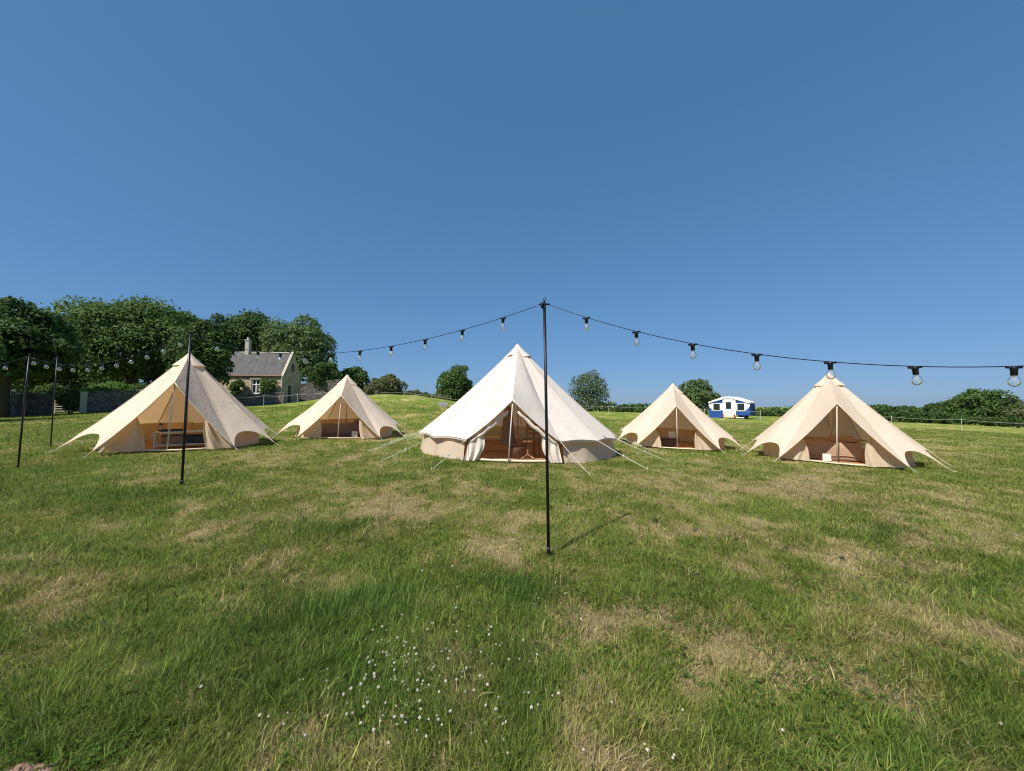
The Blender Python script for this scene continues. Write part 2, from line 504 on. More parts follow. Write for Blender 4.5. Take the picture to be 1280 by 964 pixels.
# ------------------------------------------------------------------ ground sheet
def build_ground():
    angs = np.concatenate([np.linspace(-180, -72, 40, endpoint=False), np.linspace(-72, 72, 520, endpoint=False), np.linspace(72, 180, 40, endpoint=False)])
    radii = np.concatenate([[0.0], np.geomspace(.5, 90, 330), np.geomspace(95, 2600, 40)])
    A, Rr = np.meshgrid(np.radians(angs), radii)
    X, Y = np.sin(A) * Rr, np.cos(A) * Rr
    Z, d, g = fields(X.ravel(), Y.ravel())
    V = np.stack([X.ravel(), Y.ravel(), Z], 1)
    na, nr = len(angs), len(radii)
    i, j = np.meshgrid(np.arange(na), np.arange(nr - 1))
    i2 = (i + 1) % na
    Fc = np.stack([j * na + i, j * na + i2, (j + 1) * na + i2, (j + 1) * na + i], -1).reshape(-1, 4)[:, ::-1]
    me = bpy.data.meshes.new('ground')
    me.vertices.add(len(V)); me.vertices.foreach_set('co', V.reshape(-1).astype(np.float32))
    me.loops.add(Fc.size); me.polygons.add(len(Fc))
    me.loops.foreach_set('vertex_index', Fc.reshape(-1).astype(np.int32))
    me.polygons.foreach_set('loop_start', (np.arange(len(Fc)) * 4).astype(np.int32))
    me.polygons.foreach_set('use_smooth', np.ones(len(Fc), bool))
    me.update(calc_edges=True); me.validate()
    a = me.attributes.new('tint', 'FLOAT_COLOR', 'POINT')
    c = np.ones((len(V), 4), np.float32); th_ = (.40 * (1 - sm((V[:, 1] - 7) / 12)) * (V[:, 1] > 0))[:, None]     # thatch and soil brown, also painting in the dark shaded gaps between near blades
    c[:, :3] = turf_colour(d, g) * (1 - th_) + np.array([.125, .105, .055]) * th_
    a.data.foreach_set('color', c.reshape(-1))
    me.materials.append(M['turf'])
    o = bpy.data.objects.new('ground', me); COL.objects.link(o)
    tag(o, kind='structure')
build_ground()

# ------------------------------------------------------------------ tents
def place(px_apex, py_apex, Y, delta):
    p = at(px_apex, py_apex, Y)
    z = Hs(p.x, p.y)
    th = math.atan2(-p.x, p.y) + R(delta)
    return Vector((p.x, p.y, z)), th, p.z - z

def pol(r, deg, z):
    """polar with 0 = door direction (-y), positive towards +x"""
    a = R(deg)
    return Vector((r * math.sin(a), -r * math.cos(a), z))

def tent_roof(mb, apex, edges, nu, nv, sag, bow, puff=.02):
    ring = [fn for fn, cr in edges if cr]
    def around(u):
        k = min(len(ring) - 1, int(u * len(ring) + 1e-9))
        return ring[k](min(1, u * len(ring) - k))
    m = len(ring)
    def PR(u, v):
        e = around(u)
        q = apex.lerp(e, v)
        q.z -= sag * math.sin(math.pi * v ** 1.15)
        b = bow * math.sin(math.pi * ((u * m) % 1.0)) ** 2 * math.sin(math.pi * v ** 1.3)
        b += .030 * (float(fbm(np.array(u * m * 2.6 + sag * 900), np.array(v * 1.6), 17, 3)) - .5) * min(1, v * 2) + .012 * (float(vnoise(np.array(u * m * 9.0), np.array(v * 2.2), 27)) - .5) * v * v
        h = Vector((q.x, q.y, 0))
        if h.length > 1e-4: q -= h.normalized() * b
        return q
    mb.grid(PR, nu * m, nv)
    for (fn, cr) in edges:
        if cr: continue
        def P(u, v, fn=fn, cr=cr):
            e = fn(u)
            s = v
            q = apex.lerp(e, s)
            q.z -= sag * math.sin(math.pi * s ** 1.15) * (1 - .55 * math.sin(math.pi * .5 * (u if fn is edges[-1][0] else 1 - u)))
            b = bow * math.sin(math.pi * u) * math.sin(math.pi * s ** 1.3)
            if not cr:
                side = 1 if fn is edges[0][0] else -1
                q += Vector((side * .6, -.5, .6)) * (puff * math.sin(math.pi * u) * math.sin(math.pi * min(1, s) ** 1.2) + .016 * (float(fbm(np.array(u * 3.0 + side), np.array(s * 2.0), 37, 3)) - .5) * math.sin(math.pi * u) * math.sin(math.pi * s))
            h = Vector((q.x, q.y, 0))
            if h.length > 1e-4 and cr: q -= h.normalized() * b
            return q
        mb.grid(P, nu, nv)

def roof_seams(mb, apex, tips, sag):
    """flat felled seams running from the peak to each corner"""
    for tp in tips:
        pts = []
        for k in range(3, 25):
            v = k / 24
            q = apex.lerp(tp, v); q.z -= sag * math.sin(math.pi * v ** 1.15)
            h = Vector((q.x, q.y, 0)).normalized()
            pts.append(q + (h * .7 + Vector((0, 0, .7))) * .002)
        mb.tube(pts, .0075, 6)

def local_to(obj, p):
    c, s = math.cos(obj.rotation_euler.z), math.sin(obj.rotation_euler.z)
    return Vector((obj.location.x + c * p[0] - s * p[1], obj.location.y + s * p[0] + c * p[1], obj.location.z + p[2]))

def gz(obj, p):
    """ground height under a local point, in the object's local z"""
    q = local_to(obj, p)
    return Hs(q.x, q.y) - obj.location.z

def make_star_tent(px, py, Y, delta, label, seed, flaps):
    rnd = random.Random(seed)
    loc, th, hgt = place(px, py, Y, delta)
    t = empty('star_tent', loc, th)
    tag(t, label, 'tent', 'cream canvas tents pitched in an arc')
    RT, RW = 2.36, 1.62
    apex = Vector((0, 0, hgt))
    D = Vector((0, -1.78, 1.60 * hgt / 2.45))
    tips_a = [33, 62, 92, 122, 152, 208, 238, 268, 298, 327]
    tips = []
    for a in tips_a:
        p = pol(RT + rnd.uniform(-.05, .05), a + (rnd.uniform(-2, 2) if a not in (33, 327) else 0), 0)
        p.z = gz(t, p) + .10
        tips.append(p)
    edges = []
    def scallop(A, B):
        mid = (A + B) / 2
        inw = Vector((mid.x, mid.y, 0)).normalized()
        def fn(u):
            q = A.lerp(B, u)
            k = 1 - abs(2 * u - 1) ** 2.6
            q = q - inw * (.34 * k)
            q.z += .36 * k
            return q
        return fn
    def dooredge(A, B):
        def fn(u):
            q = A.lerp(B, u)
            q.z -= .07 * math.sin(math.pi * u)
            return q
        return fn
    edges.append((dooredge(D, tips[0]), False))
    for i in range(len(tips) - 1):
        edges.append((scallop(tips[i], tips[i + 1]), True))
    edges.append((dooredge(tips[-1], D), False))
    mb = MB(); tent_roof(mb, apex, edges, 18, 22, .07, .012)
    roof_seams(mb, apex, tips, .07)
    mb.build('roof', M['canvas'], t, True)
    # hems along the doorway
    for A, B in ((D, tips[0]), (D, tips[-1])):
        fn = dooredge(A, B)
        MB().tube([fn(k / 14) + Vector((0, -.012, -.006)) for k in range(15)], .016, 6).build('door_hem', M['canvas'], t, True)
    # cap over the vents
    mb = MB()
    def cap(u, v):
        a = u * 360
        r = .022 + .345 * v ** 1.12
        return pol(r, a + 45, hgt + .05 - .40 * v + .025 * abs(math.sin(R(a) * 2)) ** 3 * v ** 3)
    mb.grid(cap, 40, 7)
    mb.build('vent_cap', M['canvas'], t, True)
    # wall
    mb = MB()
    def wall(u, v):
        a = 36 + (324 - 36) * u
        bil = .05 * math.sin(u * math.pi * 11) * math.sin(math.pi * v) + .015 * math.sin(u * 97)
        p = pol(RW + .10 * (1 - v) + bil, a, 0)
        g = gz(t, p)
        p.z = g - .02 + (.58 - .02) * v if v > 0 else g - .02
        return p
    mb.grid(wall, 90, 6)
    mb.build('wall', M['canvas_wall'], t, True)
    # door flaps, tied back along the frame
    for sx, (topk, inx, fold) in zip((-1, 1), flaps):
        A = D.lerp(tips[-1] if sx < 0 else tips[0], topk)
        A = Vector((A.x * .97, -1.66, A.z - .03))
        ph = rnd.uniform(0, 6)
        def flap(u, v, sx=sx, A=A, inx=inx, fold=fold, ph=ph):
            # u: inner edge -> frame, v: top -> bottom
            zb = gz(t, (sx * .9, -1.68, 0)) + .03
            inner = Vector((sx * (abs(A.x) * (1 - v) + inx * v - .05 * math.sin(math.pi * v)), -1.66 - .10 * v, A.z * (1 - v) + zb * v))
            k = topk + (1 - topk) * v
            o = D.lerp(tips[-1] if sx < 0 else tips[0], k)
            outer = Vector((o.x * .985, -1.70, max(zb, o.z - .03)))
            q = inner.lerp(outer, u)
            q.y += fold * (math.sin(u * 10 + ph + v * 1.5) + .45 * math.sin(u * 23 + ph * 2 - v * 2)) * (.3 + .7 * v) * (1 - .5 * u)
            return q
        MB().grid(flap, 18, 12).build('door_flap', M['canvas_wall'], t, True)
    # floor
    prof = MB()
    def fl(u, v):
        p = pol(1.70 * v, u * 360, 0); p.z = gz(t, p) + .035
        return p
    prof.grid(fl, 48, 8); prof.build('groundsheet', M['coir'], t)
    lip = [pol(1.74, a, 0) for a in range(-27, 28, 3)]
    for p in lip: p.z = gz(t, p) + .045
    MB().tube(lip, .022, 6).build('sill', M['sheet'], t, True)
    # poles
    bx = rnd.uniform(-.10, .05)
    MB().tube([(bx, -1.72, gz(t, (bx, -1.72, 0)) + .03), (bx * .5, -1.75, .75), (0, -1.76, D.z - .02)], [.016, .016, .012], 8).build('door_pole', M['pole_wood'], t, True)
    MB().tube([(0, 0, .03), (0, 0, hgt - .01)], .02, 8).build('centre_pole', M['pole_wood'], t, True)
    for p in tips:
        d = Vector((p.x, p.y, 0)).normalized()
        e = p + d * .17
        e.z = gz(t, e) + .0
        mb = MB().tube([p - Vector((0, 0, .004)), p.lerp(e, .5), e], .006, 5)
        mb.tube([e + Vector((0, 0, .05)) + d * -.01, e + Vector((0, 0, -.12)) + d * .02], .006, 5)
        mb.build('guy_rope', M['rope'], t)
    return t

t_left = make_star_tent(237, 443, 10.95, -8.4, 'cream star tent with a pale metal table in its doorway, behind a black pole', 1, ((.52, .50, .07), (.50, .66, .06)))
t_backl = make_star_tent(434, 470, 15.0, -5.5, 'cream star tent on the slope to the right of the stone house, brown bed inside', 2, ((.55, .62, .03), (.48, .66, .06)))
t_backr = make_star_tent(841, 481, 14.7, 3.3, 'small peach cream star tent standing in front of the blue and white camper', 3, ((.55, .50, .05), (.50, .55, .05)))
t_right = make_star_tent(1036, 468, 11.55, 4.5, 'cream star tent with a brown mattress and mint pillow inside, under the bulb string', 4, ((.60, .62, .05), (.50, .52, .05)))

def make_bell_tent():
    loc, th, hgt = place(647, 432, 11.9, -2.3)
    t = empty('bell_tent', loc, th)
    tag(t, 'large white bell tent with low side walls and wooden furniture inside, in the middle', 'tent')
    RE, RW, ZE = 2.98, 2.80, .52
    apex = Vector((0, 0, hgt)); D = Vector((0, -2.86, 1.50))
    n = 14
    ea = [22 + (338 - 22) * k / n for k in range(n + 1)]
    tips = [pol(RE, a, 0) for a in ea]
    for p in tips: p.z = gz(t, p) + ZE
    def ev(A, B):
        def fn(u):
            q = A.lerp(B, u); k = math.sin(math.pi * u)
            m = (A + B) / 2; q -= Vector((m.x, m.y, 0)).normalized() * .03 * k; q.z += .035 * k
            return q
        return fn
    def de(A, B):
        def fn(u):
            q = A.lerp(B, u); q.z -= .05 * math.sin(math.pi * u); return q
        return fn
    edges = [(de(D, tips[0]), False)] + [(ev(tips[i], tips[i + 1]), True) for i in range(n)] + [(de(tips[-1], D), False)]
    mb = MB(); tent_roof(mb, apex, edges, 14, 24, .09, .010, .06)
    roof_seams(mb, apex, tips, .09)
    # short valance hanging under the eave
    for i in range(n):
        fn = ev(tips[i], tips[i + 1])
        mb.grid(lambda u, v, fn=fn: fn(u) + Vector((0, 0, -.05 * v)) * 1.0 - Vector((fn(u).x, fn(u).y, 0)).normalized() * .012 * v, 10, 1)
    mb.build('roof', M['canvas_white'], t, True)
    for A, B in ((D, tips[0]), (D, tips[-1])):
        fn = de(A, B)
        MB().tube([fn(k / 14) + Vector((0, -.012, -.006)) for k in range(15)], .018, 6).build('door_hem', M['canvas_white'], t, True)
        # rolled up door panel tied along the frame
        sx = 1 if B.x > 0 else -1
        pts = []
        for k in range(13):
            s = .16 + .80 * k / 12
            q = fn(s); pts.append(Vector((q.x - sx * .06, -2.74 + .0 * k, q.z - .09 - .02 * math.sin(k * 1.7))))
        MB().tube(pts, [.02 + .035 * math.sin(math.pi * min(1, (k + 1) / 13)) + .008 * math.sin(k * 2.3) for k in range(13)], 8).build('rolled_door', M['canvas_white'], t, True)
    mb = MB()
    def cap(u, v):
        a = u * 360
        r = .022 + .40 * v ** 1.10
        return pol(r, a + 22, hgt + .05 - .45 * v + .06 * v ** 3 * abs(math.sin(R(a) * 2)) ** 2)
    mb.grid(cap, 40, 7)
    mb.build('vent_cap', M['canvas_white'], t, True)
    for a in (22, -30, 118, 205):
        c = pol(.34, a, hgt - .40)
        MB().tube([c, c + pol(.085, a, -.02)], [.035, .028], 8).build('vent', M['wood'], t, True)
    mb = MB()
    def wall(u, v):
        a = 25 + (335 - 25) * u
        seg = u * n
        bil = .07 * (abs(math.sin(seg * math.pi)) - .4) * (1 - v) + .012 * math.sin(u * 190) * math.sin(math.pi * v)
        p = pol(RW + .10 * (1 - v) ** 1.5 + bil, a, 0); g = gz(t, p)
        p.z = g - .02 + (ZE + .06) * v
        return p
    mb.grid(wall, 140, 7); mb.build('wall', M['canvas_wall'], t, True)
    # curtain-like door flaps gathered at the bottom corners
    for sx in (-1, 1):
        B = tips[0] if sx > 0 else tips[-1]
        zb = gz(t, (sx * 1.0, -2.75, 0))
        def flap(u, v, sx=sx, B=B, zb=zb):
            top = D.lerp(B, .70 + .28 * u); bot = Vector((sx * (.86 + .30 * u), -2.80, zb + .03))
            q = Vector((top.x * .97, -2.72, top.z - .05)).lerp(bot, v)
            q.x += -sx * .13 * math.sin(math.pi * v) * (1 - u)
            q.y += .05 * math.sin(u * 14 + v * 2) * (.3 + .7 * v)
            return q
        MB().grid(flap, 20, 12).build('door_flap', M['canvas_white'], t, True)
    mb = MB()
    def fl(u, v):
        p = pol(2.78 * v, u * 360, 0); p.z = gz(t, p) + .04; return p
    mb.grid(fl, 60, 8); mb.build('groundsheet', M['coir'], t)
    lip = [pol(2.83, a, 0) for a in range(-20, 21, 2)]
    for p in lip: p.z = gz(t, p) + .05
    MB().tube(lip, .03, 6).build('sill', M['sheet'], t, True)
    MB().tube([(-.10, -2.90, gz(t, (-.1, -2.9, 0)) + .02), (-.05, -2.86, .8), (0, -2.84, D.z - .02)], [.016, .016, .012], 8).build('door_pole', M['white_metal'], t, True)
    MB().tube([(0, 0, .03), (0, 0, hgt - .01)], .025, 8).build('centre_pole', M['pole_wood'], t, True)
    for i, p in enumerate(tips):
        d = Vector((p.x, p.y, 0)).normalized()
        e = p + d * 1.35; e.z = gz(t, e)
        mb = MB().tube([p, p.lerp(e, .5) - Vector((0, 0, .02)), e], .0065, 5)
        mb.tube([e + Vector((0, 0, .06)) - d * .02, e - Vector((0, 0, .12))], .008, 5)
        k = p.lerp(e, .55)
        mb.box(k, (.03, .05, .05), math.atan2(d.y, d.x))
        mb.build('guy_rope', M['rope_green'] if p.x < -1.5 else M['rope'], t)
    return t
t_bell = make_bell_tent()

def finish_roof(o):
    bm = bmesh.new(); bm.from_mesh(o.data)
    bmesh.ops.remove_doubles(bm, verts=bm.verts, dist=.0004)
    for e in bm.edges:
        if all(abs(v.co.x) < .003 and v.co.y < -.01 for v in e.verts): e.smooth = False
        elif len(e.link_faces) == 2 and e.calc_face_angle(0) > .45: e.smooth = False
    bm.to_mesh(o.data); bm.free(); o.data.update()
for o in list(COL.objects):
    if o.name.split('.')[0] == 'roof' and o.parent and o.parent.name.split('.')[0] in ('star_tent', 'bell_tent'): finish_roof(o)

# ------------------------------------------------------------------ things inside the tents
def inside(tent, name, x, y, rz, label, cat, dz=.04, group=None):
    q = local_to(tent, (x, y, 0)); q.z = Hs(q.x, q.y) + dz
    return tag(empty(name, q, tent.rotation_euler.z + rz), label, cat, group)

def pillow_mb(sx, sy, sz, c=(0, 0, 0), rx=0):
    mb = MB()
    def top(sign):
        def fn(u, v):
            a, b = 2 * u - 1, 2 * v - 1
            k = (max(0, (1 - a ** 4) * (1 - b ** 4))) ** .5
            p = Vector((a * sx / 2 * (1 - .06 * (1 - b * b)), b * sy / 2 * (1 - .06 * (1 - a * a)), sign * sz / 2 * k))
            p = Matrix.Rotation(rx, 3, 'X') @ p
            return p + Vector(c)
        return fn
    mb.grid(top(1), 12, 12); mb.grid(top(-1), 12, 12)
    return mb

# left tent: metal table with boxes, cushions behind
tb = inside(t_left, 'metal_table', .16, -1.05, .05, 'low pale metal frame table with a lower rail inside the tent by the wall', 'table')
MB().box((0, 0, .40), (1.25, .45, .03), bevel=.008).build('tabletop', M['white_metal'], tb)
for x in (-.59, .59):
    for y in (-.19, .19):
        MB().box((x, y, .19), (.035, .035, .385)).build('leg', M['white_metal'], tb)
MB().box((0, -.19, .08), (1.14, .03, .03)).box((0, .19, .08), (1.14, .03, .03)).build('rail', M['white_metal'], tb)
b1 = inside(t_left, 'storage_box', -.10, -1.05, .05, 'brown wooden box standing under the pale metal table', 'box', .14)
MB().box((0, 0, .10), (.42, .32, .2), bevel=.01).build('body', M['wood'], b1)
MB().box((0, 0, .21), (.44, .34, .02), bevel=.005).build('lid', M['wood_dark'], b1)
b2 = inside(t_left, 'storage_box', .38, -1.05, .05, 'black storage box standing under the pale metal table', 'box', .14)
MB().box((0, 0, .10), (.46, .32, .2), bevel=.02).build('body', M['black'], b2)
MB().box((0, 0, .21), (.48, .34, .02), bevel=.005).build('lid', M['black'], b2)
tr = inside(t_left, 'tray', -.12, -1.10, .05, 'dark low tray lying on the pale metal table', 'tray', .415 + .04)
MB().box((0, 0, .008), (.40, .26, .016)).box((0, -.125, .03), (.40, .012, .04)).box((0, .125, .03), (.40, .012, .04)).box((-.195, 0, .03), (.012, .24, .04)).box((.195, 0, .03), (.012, .24, .04)).build('tray_base', M['black'], tr)
lp = inside(t_left, 'lantern', -.36, -1.02, 0, 'small dark lantern standing at the left end of the pale metal table', 'lantern', .415 + .04)
MB().lathe([(0, 0), (.05, 0), (.05, .03), (.04, .04)], 12).build('base', M['black'], lp, True)
MB().lathe([(.038, .04), (.042, .10), (.035, .15)], 12).build('glass', M['glass'], lp, True)
MB().lathe([(.04, .15), (.045, .16), (.02, .20), (0, .21)], 12).build('cap', M['black'], lp, True)
pc = inside(t_left, 'cushion', .72, -.42, .2, 'tan square cushion propped up behind the right end of the metal table', 'cushion', .04)
pillow_mb(.45, .45, .15, (0, 0, .62), R(70)).build('cover', M['cushion'], pc, True)
bd = inside(t_left, 'daybed', .25, .15, 0, 'low daybed with tan cover along the back of the tent behind the table', 'bed')
MB().box((0, 0, .17), (1.9, .75, .34), bevel=.05).build('mattress', M['cushion'], bd, True)
pillow_mb(.6, .4, .16, (-.45, .22, .42), R(50)).build('pillow', M['cushion'], bd, True)
pillow_mb(.6, .4, .16, (.4, .22, .42), R(50)).build('pillow', M['throw'], bd, True)

def make_bed(tent, x, y, rz, L, Wd, hgt, throw, label):
    b = inside(tent, 'bed', x, y, rz, label, 'bed')
    MB().box((0, 0, hgt / 2), (L, Wd, hgt), bevel=.06).build('mattress', throw, b, True)
    mb = MB()
    def th(u, v):
        X = (u - .5) * (L + .06); Yv = (v - .5) * (Wd + .10)
        z = hgt + .02 + .015 * math.sin(X * 9 + Yv * 3) + .012 * math.sin(Yv * 14)
        e = max(abs(v - .5) - .44, 0) / .06
        return Vector((X, max(-Wd / 2 - .03, min(Wd / 2 + .03, Yv)), z - e * hgt * .75))
    mb.grid(th, 30, 30); mb.build('throw', throw, b, True)
    pillow_mb(.62, .40, .18, (L / 2 - .35, .12, hgt + .09), R(15)).build('pillow', throw, b, True)
    return b

def make_card(tent, x, y, z, rz, label, s=.20):
    c = inside(tent, 'card_sign', x, y, rz, label, 'sign', z)
    MB().add([(-s / 2, 0, 0), (s / 2, 0, 0), (s / 2, .05, s * 1.05), (-s / 2, .05, s * 1.05), (-s / 2, .006, 0), (s / 2, .006, 0), (s / 2, .056, s * 1.05), (-s / 2, .056, s * 1.05)],
             [(0, 1, 2, 3), (5, 4, 7, 6), (0, 4, 5, 1), (1, 5, 6, 2), (2, 6, 7, 3), (3, 7, 4, 0)]).build('front_leaf', M['card'], c)
    MB().add([(-s / 2, .115, 0), (s / 2, .115, 0), (s / 2, .060, s * 1.05), (-s / 2, .060, s * 1.05), (-s / 2, .121, 0), (s / 2, .121, 0), (s / 2, .066, s * 1.05), (-s / 2, .066, s * 1.05)],
             [(0, 3, 2, 1), (4, 5, 6, 7), (0, 1, 5, 4), (1, 2, 6, 5), (2, 3, 7, 6), (3, 0, 4, 7)]).build('back_leaf', M['card'], c)
    return c

make_bed(t_backl, .02, -.75, 0, 1.9, .85, .42, M['throw_dark'], 'low bed under a dark brown throw inside the tent beside the stone house')
make_card(t_backl, .42, -1.42, .06, 0, 'pale card standing on the floor before the dark brown bed', .19)
bx = inside(t_backr, 'wooden_chest', -.28, -.95, .1, 'dark wooden chest on the floor of the tent below the camper', 'chest')
MB().box((0, 0, .13), (.72, .42, .26), bevel=.01).build('body', M['wood_dark'], bx)
MB().box((0, 0, .285), (.75, .45, .04), bevel=.01).build('lid', M['wood_dark'], bx)
make_card(t_backr, -.12, -1.02, .04 + .305, .1, 'pale card standing on top of the dark wooden chest', .22)
make_bed(t_right, -.22, -.62, .08, 1.55, .95, .46, M['throw'], 'bed under a lumpy brown throw filling the rightmost tent')
make_card(t_right, -.22, -1.38, .05, .05, 'pale card standing on the floor against the brown bed of the rightmost tent', .18)
mn = inside(t_right, 'side_bed', .82, -.55, .02, 'narrow bed with a mint green cover at the right of the brown bed', 'bed')
MB().box((0, 0, .16), (.60, 1.1, .32), bevel=.04).build('base', M['wood'], mn, True)
pillow_mb(.62, 1.0, .24, (0, -.03, .42)).build('mint_cover', M['mint'], mn, True)
oddment = inside(t_right, 'oddment', .36, -.35, 0, 'dark flat shape lying between the two beds of the rightmost tent', 'oddment', .57)  # dark shape of unknown kind, given a brim and crown as a guess
MB().lathe([(.16, 0), (.16, .012), (.08, .02), (.075, .08), (.05, .095), (0, .097)], 16).build('crown', M['black'], oddment, True)

# the big tent: chair, ladder shelf, easel, bench, coat
def ladder_chair(x, y, rz, label, mat):
    c = inside(t_bell, 'chair', x, y, rz, label, 'chair')
    MB().box((0, 0, .44), (.42, .42, .03), bevel=.01).build('seat', mat, c)
    for sx in (-.18, .18):
        MB().tube([(sx, -.18, 0), (sx, -.18, .43)], .018, 6).build('leg', mat, c)
        MB().tube([(sx, .18, 0), (sx, .19, .45), (sx, .26, 1.08)], .018, 6).build('leg', mat, c)
    mb = MB()
    for k in range(5):
        z = .56 + k * .11
        mb.box((0, .205 + k * .012, z), (.36, .018, .06))
    mb.build('backrest', mat, c)
    return c
ladder_chair(-1.15, -1.7, .55, 'dark ladder back chair at the left of the doorway in the white bell tent', M['wood_dark'])
ladder_chair(.42, -1.55, -.25, 'ladder back chair behind the door pole of the white bell tent', M['wood'])
es = inside(t_bell, 'wooden_easel', .50, -1.6, 0, 'tall wooden easel standing on the floor of the white bell tent', 'easel')
for x0, x1, y0 in ((-.30, -.03, -.1), (.30, .03, -.1), (0, 0, .45)):
    MB().tube([(x0, y0, 0), (x1, .05, 1.35)], .022, 6).build('leg', M['wood'], es)
MB().box((0, -.06, .45), (.55, .05, .03)).build('shelf', M['wood'], es)
st = inside(t_bell, 'stool', .34, -2.25, 0, 'low wooden stool with a central post by the door pole', 'stool')
MB().lathe([(0, .42), (.16, .42), (.16, .45), (0, .45)], 14).build('seat', M['wood'], st)
MB().tube([(0, 0.02, .03), (0, 0, .42)], .025, 8).build('post', M['wood'], st)
for a in range(4):
    p = pol(.24, a * 90 + 45, 0.0)
    MB().tube([(0, 0, .10), (p.x, p.y, .02)], .018, 6).build('foot', M['wood'], st)
bn = inside(t_bell, 'bench', -.62, -.9, .05, 'long low bench with pale seat at the back left of the white bell tent', 'bench')
MB().box((0, 0, .40), (1.3, .42, .05), bevel=.01).build('seat', M['cushion'], bn)
for x in (-.58, .58):
    for y in (-.17, .17):
        MB().box((x, y, .19), (.05, .05, .375)).build('leg', M['wood'], bn)
ct = inside(t_bell, 'hanging_coat', -.16, -2.05, .2, 'dark long coat hanging inside the doorway of the white bell tent', 'coat', .35)
def coat(u, v):
    a = u * 2 * math.pi
    r = .05 + .13 * v ** .6
    return Vector((r * math.cos(a) * (1 + .15 * math.sin(3 * a)), r * .55 * math.sin(a), 1.0 * (1 - v)))
MB().grid(coat, 22, 12).build('cloth', M['throw_dark'], ct, True)
bk = inside(t_bell, 'wicker_basket', .08, -2.2, 0, 'small dark basket on the floor beside the coat in the white bell tent', 'basket')
MB().lathe([(0, .01), (.15, .01), (.19, .26), (.20, .28), (.18, .27), (.14, .03), (0, .03)], 18).build('body', M['basket'], bk, True)
tb2 = inside(t_bell, 'side_table', 1.25, -1.5, 0, 'small pale topped table at the right inside the white bell tent', 'table')
MB().box((0, 0, .42), (.55, .40, .03), bevel=.008).build('tabletop', M['cushion'], tb2)
for x in (-.24, .24):
    for y in (-.16, .16):
        MB().box((x, y, .20), (.035, .035, .40)).build('leg', M['wood'], tb2)

# ------------------------------------------------------------------ festoon poles and strings
def make_pole(base, top, label, r=.017):
    base = Vector(base); top = Vector(top)
    o = tag(empty('light_pole', base), label, 'pole', 'black poles carrying the bulb strings')
    d = top - base
    MB().tube([Vector((0, 0, -.15)), d * .5, d], [r, r, r * .95], 10).build('shaft', M['metal_dark'], o, True)
    mb = MB().tube([d * .0 + Vector((0, 0, .02)), d * .035], r * 1.2, 10)
    mb.build('ground_socket', M['metal_dark'], o, True)
    mb = MB()
    mb.tube([d, d + Vector((-.012, 0, .05))], .005, 6); mb.tube([d, d + Vector((.014, 0, .06))], .005, 6)
    mb.tube([d + Vector((-.055, 0, -.012)), d + Vector((.055, 0, -.012))], .009, 6)
    mb.tube([d + Vector((-.02, -.02, -.06)), d + Vector((-.03, -.025, -.03)), d + Vector((-.02, -.02, 0))], .012, 6)
    mb.build('hook', M['metal_dark'], o, True)
    return top

def pole_px(bx, by, tx, ty, label, r=.017):
    b = ground(bx, by)
    tp = at(tx, ty, b.y)
    return make_pole(b, tp, label, r)

P_c = pole_px(686, 695, 680.5, 379, 'tall black pole in the open grass in front of the white bell tent', .0155)
P_l = pole_px(227, 607, 238, 418, 'black pole standing before the doorway of the tent with the metal table', .019)
P_a = pole_px(22, 586, 36.5, 446, 'thin black pole nearest the edge of the field by the dark stone wall', .0145)
P_b = pole_px(63, 559, 71.5, 448, 'thin black pole just beside the guy points of the tent with the metal table', .0135)

sock = MB()
sock.lathe([(0, .012), (.016, .012), (.021, .006), (.021, -.012), (.018, -.016), (.018, -.05), (.015, -.053), (0, -.053)], 12)
sock.tube([(-.04, 0, .006), (.04, 0, .006)], .0085, 6)
glass_p = [(.013, -.048), (.016, -.056), (.024, -.068), (.031, -.085), (.032, -.098), (.028, -.113), (.018, -.125), (.008, -.130), (0.0005, -.131)]
bulb = MB().lathe(glass_p, 18)
fil = MB().tube([(0, 0, -.052), (0, 0, -.080)], [.006, .003], 6).tube([(-.010, 0, -.086), (0, 0, -.096), (.010, 0, -.086)], .0018, 4)
_proto = {}

def make_string(a, b, sag, n, label, start=.25, step=.5, power=2.0, low=.5):
    a, b = Vector(a), Vector(b)
    s = tag(empty('string_light', a), label, 'string light', 'bulb strings between the black poles')
    def P(t):
        q = a.lerp(b, t)
        if t < low: k = 1 - ((low - t) / low) ** power
        else: k = 1 - ((t - low) / (1 - low)) ** power
        q.z -= sag * k
        return q - a
    N = 60
    MB().tube([P(k / N) for k in range(N + 1)], .0034, 5).build('cable', M['metal_dark'], s, True)
    hd = math.atan2((b - a).y, (b - a).x)
    for k in range(n):
        t = (start + k * step) / (b - a).length
        p = P(t) - Vector((0, 0, .012))
        if 'sock' not in _proto:
            o = sock.build('lamp_holder', M['metal_dark'], s, True)
            g = bulb.build('bulb', M['glass'], o, True)
            f = fil.build('filament', M['filament'], o)
            _proto['sock'] = (o, g, f)
        else:
            o0, g0, f0 = _proto['sock']
            o = o0.copy(); COL.objects.link(o); o.parent = s
            for c0 in (g0, f0):
                c = c0.copy(); COL.objects.link(c); c.parent = o
        o.location = p
        o.scale = (.9, .9, .9)
        o.rotation_euler = (random.uniform(-.08, .08), random.uniform(-.06, .06), hd)
    return s

